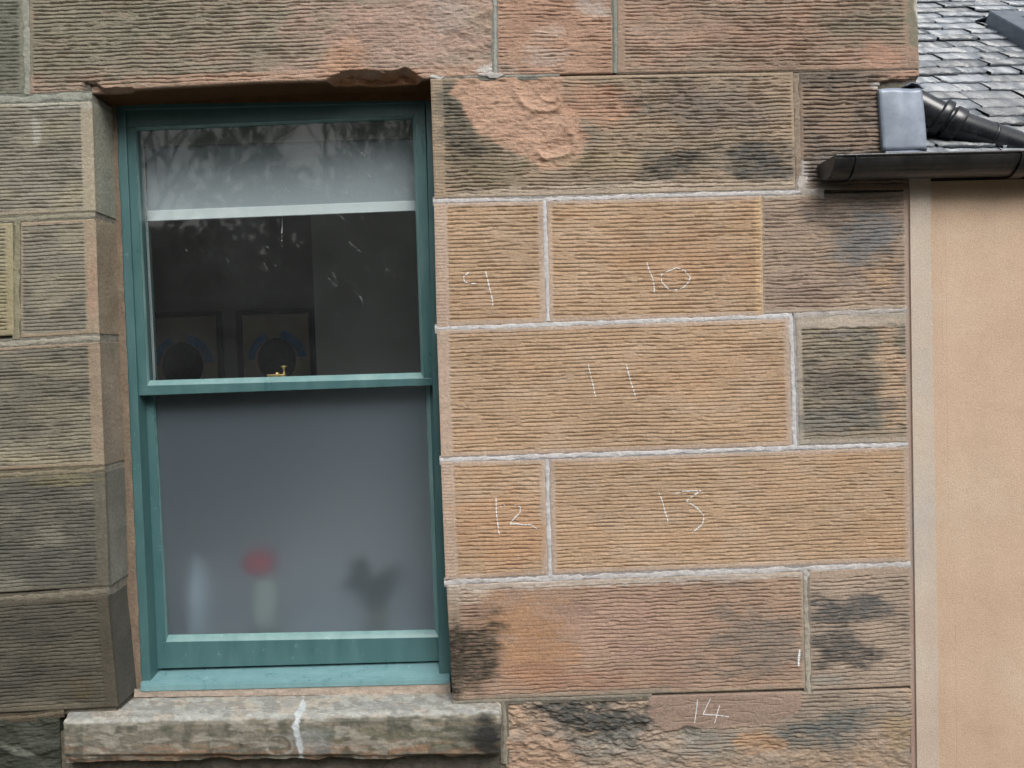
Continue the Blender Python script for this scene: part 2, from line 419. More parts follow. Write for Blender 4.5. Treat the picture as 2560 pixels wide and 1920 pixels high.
        rc = [co[ring].copy()]; cc = [col[ring]]
        rv = lin(s.reveal) if s.reveal is not None else col[ring].mean(0)
        for L in range(1, lay+1):
            q = co[ring].copy(); y0 = q[:, 1]; yy = y0+(REV+0.02-y0)*(L/lay)
            q[:, 1] = yy
            # slight roughness of the side faces
            d = (fbm(q[:, 2]*18, yy*22, 3, s.seed+200)-0.5)*0.004
            q[:, 0] += d
            rc.append(q)
            nn = fbm(q[:, 2]*9+q[:, 0]*9, yy*14, 4, s.seed+210)
            cc.append(rv*(0.72+0.55*nn)[:, None])
        co = np.concatenate([co]+rc); col = np.concatenate([col]+cc)
        a = np.arange(n); b = (a+1) % n
        for L in range(lay):
            faces.append(np.stack([off+L*n+a, off+L*n+b, off+(L+1)*n+b, off+(L+1)*n+a], 1))
        me = fast_mesh(name, co, np.concatenate(faces), np.clip(col, 0.004, 0.9))
        o = link(name, me, M['stone'], parent or building)
        if label: o['label'] = label
        s.obj = o; return s

def P(*pts): return list(pts)
NEW = dict(base=(180, 146, 111), pitch=9.9, amp=2.5, rnd=0.9, warp=0.38, brk=0.33, rough=0.34, margin=(12, 9, 13, 10), mcol=(186, 160, 140),
           var=(((184, 156, 130), 0.35), ((186, 142, 102), 0.3)), steady=5)
OLD = dict(pitch=9.6, amp=3.1, warp=1.3, brk=0.28, rough=0.8, margin=(4, 4, 4, 5), prof=0.9)
LEFT = dict(pitch=9.3, amp=2.6, warp=0.7, brk=0.24, rough=0.45, margin=(6, 8, 30, 10))
B = {}
# lintel course
B['tl'] = Block((-420, -180), (58, -190), (60, 234), (-420, 250), (112, 110, 96), 1, **{**OLD, 'margin': (6, 6, 14, 8)}, mcol=(128, 125, 105), dx=5, dy=2.0,
   var=(((102, 104, 88), .5), ((130, 122, 102), .5))).build('green-grey tooled block at the far left of the lintel course')
B['lintel'] = Block((70, -190), (1231, -230), (1233, 187), (72, 236), (150, 132, 112), 2, **{**OLD, 'margin': (12, 6, 6, 6), 'pitch': 9.9, 'brk': 0.27},
   bow=[(70, 0), (300, -2), (640, -7), (820, -4), (1047, 2), (1233, 0)], reveal=(96, 64, 34),
   var=(((126, 120, 102), .5), ((170, 134, 112), .4)),
   spall=((('p', P((690, 60), (800, 70), (870, -40), (1240, -60), (1240, 192), (1060, 194), (1040, 178), (880, 178), (770, 190), (840, 130), (760, 110)), 16, 30), 1.6, 3.6, 0.34),
          (('p', P((1010, -60), (1240, -60), (1240, 192), (1090, 194), (1080, 120), (1000, 60)), 16, 26), 2.0, 5.2, 0.08),
          (('p', P((812, 212), (838, 190), (900, 179), (960, 182), (1010, 174), (1040, 183), (1052, 214)), 7, 10), 40.0, 12, 0.0),
          (('p', P((212, 205), (236, 206), (262, 222), (330, 222), (330, 250), (196, 250)), 3, 6), 16.0, 5, 0.0),
          (('p', P((640, 130), (700, 150), (790, 182), (620, 190)), 12, 14), 1.5, 1.5, 0.2)),
   patch=((('p', P((230, 214), (330, 190), (830, 172), (1235, 160), (1235, 200), (230, 240)), 6, 5), (180, 140, 114), .85),
          (('g', 240, 60, 260, 170, 0, .5), (122, 118, 98), .7),
          (('g', 560, 40, 220, 130, 0, .7), (138, 128, 108), .6),
          (('g', 980, 60, 280, 170, 0, .6), (176, 142, 124), .75),
          (('p', P((800, 214), (840, 186), (1040, 178), (1060, 214)), 6, 5), (176, 118, 72), .9),
          (('g', 860, 150, 70, 50, -20, .5), (192, 142, 106), .7),
          (('g', 1120, 40, 60, 80, 0, .8), (166, 150, 138), .5),
          (('g', 1225, 175, 40, 14, 0, .6), (200, 194, 188), .9))).build('long lintel stone with a broken spalled lower edge over the window')
B['t2'] = Block((1242, -230), (1531, -232), (1533, 183), (1243, 187), (174, 134, 108), 3, **{**OLD, 'brk': .42, 'rough': .8},
   var=(((184, 148, 120), .5), ((160, 122, 98), .5)),
   spall=((('g', 1330, 140, 70, 40, 0, .8), 2.4, 2.2, .1), (('g', 1400, 70, 60, 30, 20, .9), 2.4, 2.4, .1), (('g', 1290, 60, 40, 60, 0, .9), 1.5, 2.0, .3),
          (('g', 1480, 20, 50, 24, 10, .8), 2.2, 1.6, .1), (('g', 1450, 150, 40, 25, 0, .8), 1.8, 1.8, .2)),
   patch=((('g', 1335, 140, 60, 34, 0, .9), (178, 156, 140), .7), (('g', 1480, 15, 44, 20, 10, .8), (180, 162, 150), .8),
          (('g', 1380, 80, 40, 24, 0, .9), (182, 156, 138), .6), (('g', 1250, 175, 60, 20, 0, .6), (176, 160, 146), .6))).build('orange pitted block above the window corner between two thin joints')
B['t3'] = Block((1541, -232), (2286, -240), (2299, 172), (1543, 183), (164, 132, 110), 4, **{**OLD, 'margin': (20, 6, 34, 8), 'brk': .3}, mcol=(160, 130, 108),
   var=(((176, 138, 112), .5), ((146, 124, 104), .5), ((128, 122, 104), .35)),
   spall=((('g', 1700, 60, 150, 50, 10, .8), 1.0, 1.6, .5), (('g', 2210, 140, 70, 40, 20, .7), 1.8, 2.0, .25), (('g', 1590, 70, 30, 20, 0, .8), 2.6, 1.8, 0)),
   patch=((('g', 2170, 50, 120, 60, 0, .8), (122, 118, 100), .6), (('g', 1950, 110, 130, 70, 0, .9), (150, 118, 98), .5),
          (('p', P((2262, -240), (2300, -240), (2300, 120), (2272, 110)), 5, 5), (120, 120, 100), .8),
          (('g', 2200, 130, 60, 36, 30, .7), (178, 132, 106), .7), (('g', 1585, 70, 22, 16, 0, .8), (180, 170, 162), .6),
          (('p', P((2284, -10), (2300, -10), (2300, 62), (2290, 40)), 3, 4), (196, 186, 168), .9))).build('long pinkish tooled block at the top right beside the slate roof')
# first course right of the window
SP1 = ('p', P((1150, 190), (1128, 232), (1148, 252), (1172, 300), (1196, 330), (1236, 350), (1262, 372), (1320, 392), (1350, 420), (1400, 424), (1448, 404), (1470, 350), (1452, 320), (1440, 280), (1402, 240), (1410, 190)), 8, 13)
B['c1a'] = Block((1076, 196), (1983, 180), (1990, 474), (1086, 497), (150, 130, 108), 5, **{**OLD, 'margin': (30, 8, 8, 10), 'pitch': 9.4, 'amp': 3.2}, reveal=(150, 118, 86), mcol=(166, 142, 114),
   tick=30, var=(((126, 116, 100), .6), ((168, 140, 112), .5)),
   arcs=((1385, 352, 52, 44, -8, 4.0), (1345, 222, 62, 56, 42, 3.6), (1375, 232, 26, 22, 10, 2.0)), spall=((SP1, 3.2, 4.3, .12), (('g', 1440, 250, 70, 90, 0, .8), 0.6, 1.4, .6)),
   patch=((('g', 1160, 330, 70, 110, 0, .6), (92, 88, 76), .85), (('g', 1240, 430, 120, 50, 0, .7), (128, 116, 90), .7),
          (('g', 1120, 250, 40, 60, 0, .5), (96, 92, 80), .7),
          (SP1, (184, 142, 114), 1.0), (('g', 1500, 270, 90, 80, 0, .7), (182, 134, 104), .75),
          (('g', 1700, 260, 120, 60, 0, .8), (118, 104, 94), .65), (('g', 1690, 410, 90, 60, 0, .8), (80, 78, 72), .8), (('g', 1900, 400, 110, 60, 0, .8), (82, 82, 80), .8),
          (('g', 1850, 260, 130, 60, 0, .9), (132, 116, 104), .6), (('g', 1500, 400, 100, 34, 0, .7), (158, 138, 106), .6),
          (('p', P((1240, 470), (1620, 452), (1990, 445), (1990, 480), (1086, 500)), 7, 9), (180, 160, 138), .75))).build('large soot-streaked block with a pale orange spalled hollow right of the window top')
B['c1b'] = Block((1998, 181), (2299, 174), (2303, 474), (2003, 474), (140, 118, 100), 6, **{**OLD, 'margin': (8, 8, 0, 14), 'pitch': 10.6, 'amp': 4.0, 'warp': 1.4},
   var=(((112, 102, 92), .6), ((160, 132, 108), .5)),
   spall=((('p', P((2196, 222), (2204, 204), (2300, 194), (2306, 222)), 4, 5), 14, 2, 0),),
   patch=((('g', 2090, 190, 120, 34, 0, .7), (108, 98, 88), .7), (('g', 2260, 188, 60, 20, 0, .7), (176, 134, 108), .8),
          (('g', 2060, 420, 70, 60, 0, .8), (104, 98, 92), .7), (('g', 2003, 440, 18, 40, 0, .6), (182, 172, 164), .8), (('g', 2060, 476, 60, 10, 0, .6), (178, 168, 158), .8),
          (('g', 2190, 213, 16, 10, 0, .5), (210, 205, 200), .7))).build('wavy tooled block behind the lead box and gutter end')
# second course
B['n9'] = Block((1085, 509), (1359, 503), (1364, 807), (1092, 818), seed=7, **{**NEW, 'margin': (33, 9, 15, 12)}, tick=31).build('new tan tooled block with chalk number nine')
B['n10'] = Block((1368, 503), (1903, 489), (1905, 789), (1372, 806), seed=8, **{**NEW, 'margin': (12, 9, 3, 10)}, patch=((('g', 1700, 640, 220, 90, 0, .5), (184, 138, 96), .5), (('p', P((1888, 495), (1906, 495), (1906, 790), (1890, 790)), 4, 2), (206, 168, 120), .7))).build('new tan tooled block with chalk number ten')
B['c2b'] = Block((1906, 489), (2264, 478), (2268, 772), (1908, 786), (158, 134, 114), 9, **{**OLD, 'margin': (4, 8, 6, 10), 'amp': 2.5, 'pitch': 9.5}, mcol=(176, 156, 134),
   var=(((138, 118, 104), .5), ((176, 148, 120), .5)),
   patch=((('g', 2160, 590, 80, 100, 0, .5), (120, 118, 116), .9), (('g', 2060, 530, 60, 60, 0, .8), (108, 100, 94), .6), (('g', 2030, 720, 90, 60, 0, .8), (136, 112, 98), .6),
          (('g', 2205, 700, 50, 40, 0, .9), (186, 148, 108), .6), (('g', 2200, 580, 34, 28, 0, .8), (114, 113, 113), .6), (('g', 2190, 500, 120, 22, 0, .5), (96, 88, 80), .6))).build('worn old block with a blue-grey stain below the gutter end')  # dark band along the top edge is the gutter's shadow, painted in
# third course
B['n11'] = Block((1092, 826), (1972, 796), (1981, 1114), (1103, 1143), seed=10, **{**NEW, 'pitch': 9.5, 'margin': (30, 9, 14, 10)}).build('long new tan tooled block with chalk number eleven')
B['c3b'] = Block((1989, 790), (2268, 780), (2272, 1106), (1996, 1114), (142, 128, 108), 11, **{**OLD, 'margin': (14, 30, 4, 14), 'pitch': 9.8, 'amp': 3.2}, mcol=(176, 162, 144),
   var=(((118, 112, 98), .6), ((168, 144, 116), .4)),
   patch=((('g', 2110, 940, 90, 90, 30, .8), (112, 102, 92), .8), (('g', 2060, 1060, 80, 50, 0, .8), (112, 109, 102), .7), (('g', 2230, 960, 40, 140, 0, .7), (186, 152, 120), .8),
          (('g', 2180, 1040, 50, 60, 0, .8), (98, 98, 94), .6), (('g', 2120, 805, 150, 16, 0, .5), (190, 170, 152), .8), (('g', 2100, 835, 110, 10, 0, .6), (116, 112, 112), .5))).build('old grey and orange square block beside the chalked eleven block')
# fourth course
B['n12'] = Block((1102, 1155), (1362, 1150), (1369, 1437), (1114, 1449), seed=12, **{**NEW, 'margin': (33, 9, 13, 10)}, tick=31, patch=((('g', 1250, 1340, 120, 110, 0, .5), (186, 136, 92), .6),)).build('new tan tooled block with chalk number twelve')
B['n13'] = Block((1375, 1149), (2272, 1117), (2277, 1403), (1382, 1436), seed=13, **{**NEW, 'pitch': 9.1}).build('longest new tan tooled block with chalk number thirteen')
# fifth course
B['c5a'] = Block((1116, 1462), (2008, 1428), (2014, 1722), (1132, 1752), (164, 132, 108), 14, **{**OLD, 'margin': (30, 10, 10, 8), 'amp': 2.6, 'pitch': 9.4}, reveal=(60, 52, 42), mcol=(170, 148, 124),
   tick=30, var=(((150, 118, 98), .6), ((178, 146, 120), .4)),
   spall=((('p', P((1190, 1478), (1420, 1470), (1500, 1560), (1440, 1640), (1380, 1680), (1240, 1690), (1230, 1600), (1200, 1540)), 24, 26), 0.6, .9, .22),),
   patch=((('g', 1330, 1590, 130, 110, 0, .6), (178, 130, 88), .85), (('g', 1560, 1560, 160, 120, 0, .8), (168, 132, 112), .6), (('g', 1880, 1600, 140, 120, 0, .8), (126, 114, 102), .75),
          (('g', 1400, 1700, 170, 40, 0, .7), (158, 112, 84), .6),
          (('g', 1138, 1640, 30, 140, 0, .4), (58, 50, 42), .95), (('g', 1200, 1630, 50, 120, 8, .7), (74, 66, 54), .9), (('g', 1165, 1490, 60, 20, 0, .5), (182, 162, 142), .7),
          (('p', P((1118, 1462), (1700, 1442), (2010, 1428), (2010, 1444), (1600, 1462), (1120, 1480)), 5, 7), (192, 178, 164), .7),
          (('p', P((1240, 1735), (1560, 1722), (1680, 1716), (1680, 1740), (1240, 1756)), 5, 5), (138, 128, 112), .6))).build('brown block with a sooty left edge beside the window bottom')
B['c5b'] = Block((2022, 1427), (2276, 1410), (2282, 1716), (2028, 1726), (162, 140, 120), 15, **{**OLD, 'margin': (4, 22, 4, 8), 'amp': 3.0}, mcol=(176, 150, 128),
   var=(((178, 152, 128), .5), ((134, 122, 110), .5)),
   patch=((('g', 2120, 1540, 100, 50, -10, .8), (92, 88, 84), .9), (('g', 2110, 1630, 90, 50, 0, .7), (80, 77, 74), .85), (('g', 2180, 1520, 60, 30, 0, .8), (104, 101, 98), .6), (('g', 2060, 1700, 50, 20, 0, .7), (150, 146, 138), .5))).build('beige tooled block with a dark diagonal stain at the lower right')
# sixth course: eroded
INL = ('p', P((1622, 1740), (1700, 1738), (2004, 1726), (2006, 1776), (1970, 1796), (1930, 1812), (1800, 1818), (1720, 1820), (1668, 1832), (1640, 1810), (1624, 1790)), 5, 7)
B['c6'] = Block((1263, 1752), (2282, 1722), (2288, 2030), (1266, 2060), (160, 138, 118), 16, cracks=((1640, 1990, 1752, 1.6), (1630, 1960, 1772, 1.3), (1650, 1980, 1790, 1.6), (1640, 1900, 1806, 1.5), (1700, 1990, 1764, 1.0)), **{**OLD, 'brk': .35, 'rough': 1.1, 'margin': (6, 0, 0, 6)},
   var=(((176, 146, 116), .6), ((138, 124, 108), .6)),
   spall=((('p', P((1262, 1740), (1626, 1740), (1626, 1800), (1760, 1826), (1700, 1880), (1800, 2060), (1262, 2060)), 8, 18), 5.5, 10.0, .1),
          (('p', P((1310, 1752), (1620, 1748), (1620, 1860), (1480, 1900), (1380, 1850), (1330, 1820)), 6, 14), 7.0, 13.0, 0),
          (('p', P((1740, 1900), (1900, 1850), (2060, 1880), (2290, 1810), (2290, 2060), (1720, 2060)), 10, 26), 3.5, 6.5, .1),
          (INL, 1.2, .9, .0)),
   patch=((('g', 1480, 1800, 200, 75, 6, .7), (76, 76, 72), 1.0), (('g', 1500, 1870, 140, 50, 0, .9), (140, 136, 126), .5), (('g', 1350, 1890, 110, 60, 0, .8), (176, 138, 108), .7),
          (('g', 1290, 1790, 34, 50, 0, .6), (182, 146, 116), .7), (('g', 1760, 1870, 110, 50, 0, .8), (134, 132, 122), .6), (('g', 2070, 1830, 120, 50, -12, .7), (100, 102, 98), .9),
          (('g', 1880, 1860, 60, 34, 0, .8), (190, 142, 98), .7), (('g', 2120, 1900, 190, 50, 0, .9), (176, 146, 114), .5), (('g', 2240, 1840, 34, 60, 0, .8), (162, 134, 92), .6),
          (INL, (158, 130, 112), .95))).build('deeply eroded bottom block with a smooth pink repair chalked fourteen')
# left jamb; dark stone, with lens vignetting put into the colours
lv = (((118, 112, 98), .6), ((156, 144, 118), .5))
B['l1'] = Block((-420, 274), (229, 252), (238, 528), (-420, 560), (138, 130, 113), 21, **LEFT, reveal=(158, 156, 138), mcol=(172, 156, 130), dx=4.5, var=lv,
   patch=((('g', 120, 262, 120, 14, 0, .6), (172, 170, 156), .8), (('g', 90, 330, 14, 40, 0, .4), (186, 184, 172), .5), (('g', 190, 500, 60, 24, 0, .6), (158, 146, 118), .7))).build('olive tooled block at the top of the left window jamb')
B['l1'].tl = (-420, 274)
B['l2a'] = Block((-420, 574), (33, 556), (36, 838), (-420, 868), (148, 137, 110), 22, **{**LEFT, 'margin': (6, 8, 20, 8)}, mcol=(160, 146, 106), dx=4.5, var=(((132, 126, 96), .6), ((166, 150, 108), .5))).build('yellowish tooled block cut by the left photo edge')
B['l2b'] = Block((50, 555), (238, 546), (247, 834), (50, 846), (130, 122, 106), 23, **LEFT, reveal=(160, 140, 114), mcol=(166, 142, 114), dx=4.5, var=lv,
   patch=((('g', 232, 700, 10, 110, 0, .6), (176, 134, 112), .6),)).build('narrow tooled block in the left jamb below the topmost one')
B['l3'] = Block((-420, 892), (248, 854), (260, 1164), (-420, 1196), (118, 111, 96), 24, **LEFT, reveal=(152, 136, 114), mcol=(158, 134, 108), dx=4.5, var=lv,
   patch=((('g', 100, 1150, 180, 20, 0, .5), (160, 146, 116), .6), (('g', 60, 1000, 120, 60, 0, .8), (108, 102, 84), .5))).build('grey-brown tooled block halfway down the left jamb')
B['l4'] = Block((-420, 1218), (261, 1180), (272, 1466), (-420, 1506), (98, 94, 83), 25, **LEFT, reveal=(128, 124, 112), mcol=(104, 98, 82), dx=4.5, var=(((86, 84, 74), .6), ((132, 124, 106), .5)),
   patch=((('g', 180, 1200, 120, 14, 0, .6), (140, 128, 88), .5), (('g', 40, 1486, 90, 12, 0, .6), (150, 140, 118), .7))).build('dark tooled block second from the bottom of the left jamb')
B['l5'] = Block((-420, 1534), (268, 1490), (294, 1768), (-420, 1806), (84, 79, 68), 26, **LEFT, reveal=(94, 90, 82), mcol=(84, 76, 62), dx=4.5, var=(((70, 68, 58), .6), ((100, 92, 76), .5)),
   patch=((('g', 90, 1768, 200, 14, 0, .5), (116, 106, 86), .7), (('g', 210, 1730, 60, 30, 0, .7), (92, 76, 46), .5))).build('darkest tooled block at the foot of the left jamb')
B['l6'] = Block((-420, 1826), (146, 1790), (154, 2050), (-420, 2060), (64, 66, 55), 27, **{**LEFT, 'brk': .5, 'rough': 1.2}, dx=4.5, var=(((54, 58, 46), .6), ((92, 94, 82), .4)),
   spall=((('p', P((-430, 1780), (160, 1770), (160, 2070), (-430, 2070)), 6, 6), 4, 8, .1),), patch=((('g', 30, 1870, 70, 14, 25, .6), (120, 122, 108), .6),)).build('nearly black rough block left of the stone sill')
# blocks beyond the frame
out = dict(dx=12, dy=4, rough=1.0, margin=(8, 8, 8, 8), brk=.3, pitch=12, amp=2.2)
def far(x0, y0, x1, y1, c, sd):
    Block((x0, y0), (x1, y0), (x1, y1), (x0, y1), c, sd, **out).build()
far(160, 1925, 1258, 2060, (120, 100, 80), 31)
far(-420, 2076, 500, 2330, (90, 84, 70), 32); far(512, 2080, 1500, 2330, (140, 118, 98), 33); far(1512, 2072, 2290, 2330, (150, 126, 104), 34)
far(-420, 2342, 200, 2600, (84, 78, 66), 35); far(212, 2342, 1200, 2600, (130, 110, 90), 36); far(1212, 2342, 2290, 2600, (140, 118, 98), 37)
far(-420, -520, 700, -205, (130, 118, 98), 38); far(712, -520, 1700, -245, (160, 128, 104), 39); far(1712, -520, 2280, -255, (160, 128, 104), 40)

for k_, (ya_, yb2) in enumerate(((-520, -205), (-190, 240), (262, 545), (560, 860), (878, 1190), (1206, 1500), (1520, 1800), (1815, 2060), (2076, 2330), (2342, 2600))):
    far(-1500, ya_, -435, yb2, ((118, 110, 94), (100, 96, 82))[k_ % 2], 50+k_)
# wall core behind the blocks (old mortar shows in the open joints)
def pxbox(x0, y0, x1, y1, y_a, y_b, name, mat, parent):
    b = MB(); b.quad_slab([(x0, y0), (x1, y0), (x1, y1), (x0, y1)], y_a, y_b); return b.build(name, mat, parent)
M['core'] = simple('old_mortar', (0.10, 0.092, 0.075), (0.17, 0.155, 0.13), 0.95, 60, 0.1, 0, 0.5, 0.003)
b = MB()
for q in ((-1500, -520, -420, 2590), (-420, -520, 2285, 170), (1145, 170, 2285, 1755), (-420, 1830, 2285, 2590)):
    b.quad_slab([(q[0], q[1]), (q[2], q[1]), (q[2], q[3]), (q[0], q[3])], 0.009, 0.15)
AR = [(231, 239), (238, 540), (248, 850), (260, 1170), (271, 1480), (295, 1785)]
b.quad_slab([(-420, 170), (220, 170), (229, 239), (-420, 239)], .009, .15)
for (xa_, ya_), (xb_, yb__) in zip(AR, AR[1:]):
    b.quad_slab([(-420, ya_), (xa_-2, ya_), (xb_-2, yb__), (-420, yb__)], .009, .15)
b.build('wall_core', M['core'], building)
M['bedmortar'] = simple('pale_bed_mortar', (0.20, 0.185, 0.155), (0.32, 0.30, 0.26), 0.95, 60, 0.1, 0, 0.5, 0.003)
for ya_, yb__, xa_, xb_ in ((236, 258, 229.5, 230), (524, 550, 237.5, 238.5), (830, 858, 247, 248.5), (1160, 1184, 259.5, 261.5), (1462, 1494, 271, 269.5)):
    b = MB(); b.quad_slab([(150, ya_), (xa_, ya_), (xb_, yb__), (150, yb__)], .0035, .15, .0015); b.build('mortar_joint', M['bedmortar'], building)

# ---------------------------------------------------------------- pointing
def joint(pts, w, col, seed, proud=0.0, label=None, rg=1.0, taper=0):
    """ragged strip of mortar along px polyline"""
    P_ = np.array(pts, float); d = np.r_[0, np.cumsum(np.hypot(*np.diff(P_, axis=0).T))]
    n = max(6, int(d[-1]/4)); s = np.linspace(0, d[-1], n)
    x = np.interp(s, d, P_[:, 0]); y = np.interp(s, d, P_[:, 1])
    tx = np.gradient(x); ty = np.gradient(y); L = np.hypot(tx, ty); nx, ny = -ty/L, tx/L
    k = 7; V = np.linspace(-1, 1, k)
    S, T = np.meshgrid(s, V)
    wl = (w+0.8)/2*(0.7+0.75*rg*vn(S/16, T*0+1, seed)+0.35*rg*(vn(S/4.5, np.sign(T)*3+5, seed+1)-0.5))
    if taper: wl = wl*np.sqrt(np.clip(np.sin(math.pi*np.clip(S/d[-1], .02, .98)), 0, 1))*(.6+.9*vn(S/7, np.sign(T)*4+9, seed+8))
    cen = (vn(S/40, T*0, seed+2)-0.5)*w*0.35*rg
    px = np.tile(x, (k, 1)) + np.tile(nx, (k, 1))*(T*wl+cen); py = np.tile(y, (k, 1)) + np.tile(ny, (k, 1))*(T*wl+cen)
    h = proud + (fbm(px/9, py/6, 3, seed+3)-0.5)*0.0012 - 0.0009*np.abs(T)**4
    X, Z = at_np(px, py, 0.0)
    co = np.stack([X, -h, Z], -1).reshape(-1, 3)
    c = lin(col)*(0.7+0.6*fbm(px/16, py/9, 5, seed+4, .6))[..., None]
    # wider bed of mortar behind the pointed line
    m2 = 3 if not taper else 2; V2 = np.linspace(-1, 1, m2)[:, None]*np.ones((1, n)); wb = w/2+7 if not taper else 1.0
    bx = x[None]+nx[None]*V2*wb; by = y[None]+ny[None]*V2*wb
    X, Z = at_np(bx, by, 0.0); hb = proud-0.0014+(fbm(bx/8, by/8, 3, seed+6)-.5)*.0006
    co2 = np.stack([X, -hb, Z], -1).reshape(-1, 3)
    c2 = (lin(col)*.62)*(0.75+0.5*fbm(bx/14, by/14, 4, seed+7))[..., None]
    me = fast_mesh('mortar_joint', np.concatenate([co, co2]), np.concatenate([grid_faces(n, k), grid_faces(n, m2, len(co))]), np.clip(np.concatenate([c.reshape(-1, 3), c2.reshape(-1, 3)]), 0, .85))
    o = link('mortar_joint', me, M['mortar'], building)
    if label: o['label'] = label
    return o
WH = (198, 192, 190)
joint([(1082, 503), (1360, 499), (1700, 488), (1903, 482), (2000, 480)], 9, (194, 186, 182), 1, label='white pointing above the new blocks')
joint([(1361, 500), (1366, 660), (1370, 803)], 7.5, WH, 2)
joint([(1087, 822), (1400, 810), (1700, 799), (1981, 789)], 9.5, WH, 3, label='white pointing under the chalked nine and ten')
joint([(1977, 790), (1980, 880), (1988, 1118)], 8, WH, 4)
joint([(1099, 1151), (1500, 1136), (2271, 1111)], 9.5, WH, 5, label='white pointing under the chalked eleven')
joint([(1367, 1147), (1371, 1260), (1376, 1444)], 7.5, WH, 6)
joint([(1110, 1456), (1500, 1442), (1900, 1428), (2277, 1409)], 9, (192, 184, 180), 7, label='white pointing under the chalked twelve and thirteen', rg=1.5)
joint([(1904, 488), (1906, 788)], 2.5, (202, 168, 126), 30, proud=-.0006)
joint([(2268, 776), (2120, 782), (1984, 789)], 9, (176, 166, 158), 8, rg=1.6)
joint([(1236, -230), (1238, 60), (1239, 190)], 6, (160, 158, 146), 9)
joint([(1536, -230), (1538, 60), (1540, 182)], 6.5, (142, 142, 128), 10)
joint([(1075, 192), (1240, 189), (1400, 186)], 6, (150, 148, 136), 11, proud=-0.002)
joint([(1196, 187), (1236, 186), (1262, 188)], 10, (190, 182, 174), 12, proud=0.0002, taper=1)
joint([(1072, 193), (1090, 192), (1110, 191)], 9, (186, 182, 174), 13, proud=0.0004, taper=1)
joint([(1540, 182), (1900, 177), (2290, 173)], 5, (104, 92, 78), 14, proud=-0.002)
joint([(1989, 182), (1994, 330), (2002, 470)], 12, (148, 128, 108), 15, proud=-0.001)
joint([(2006, 440), (2002, 478), (2060, 484)], 14, (188, 176, 164), 16, rg=1.5)
joint([(2014, 1425), (2018, 1560), (2022, 1735)], 9, (168, 156, 138), 17)
joint([(2012, 1420), (2017, 1458)], 12, (190, 182, 176), 18, taper=1)
joint([(1132, 1757), (1258, 1752), (1460, 1745), (1630, 1740)], 7, (140, 130, 114), 19, proud=-0.001)
joint([(1259, 1756), (1262, 1830), (1263, 1910)], 8, (146, 136, 118), 20, proud=-0.001)
joint([(64, -190), (66, 236)], 13, (146, 146, 130), 21)
joint([(-420, 262), (80, 246), (230, 240)], 12, (150, 150, 136), 22, rg=1.4)
joint([(-420, 566), (36, 548), (238, 537)], 10, (146, 138, 116), 23)
joint([(42, 552), (43, 848)], 12, (140, 132, 104), 24)
joint([(-420, 880), (60, 857), (250, 845)], 10, (158, 150, 132), 25)
joint([(-420, 1206), (60, 1186), (262, 1173)], 9, (134, 122, 96), 26)
joint([(-420, 1520), (60, 1495), (268, 1478)], 11, (126, 116, 98), 27)
joint([(-420, 1814), (90, 1792), (160, 1782)], 8, (110, 96, 76), 28)

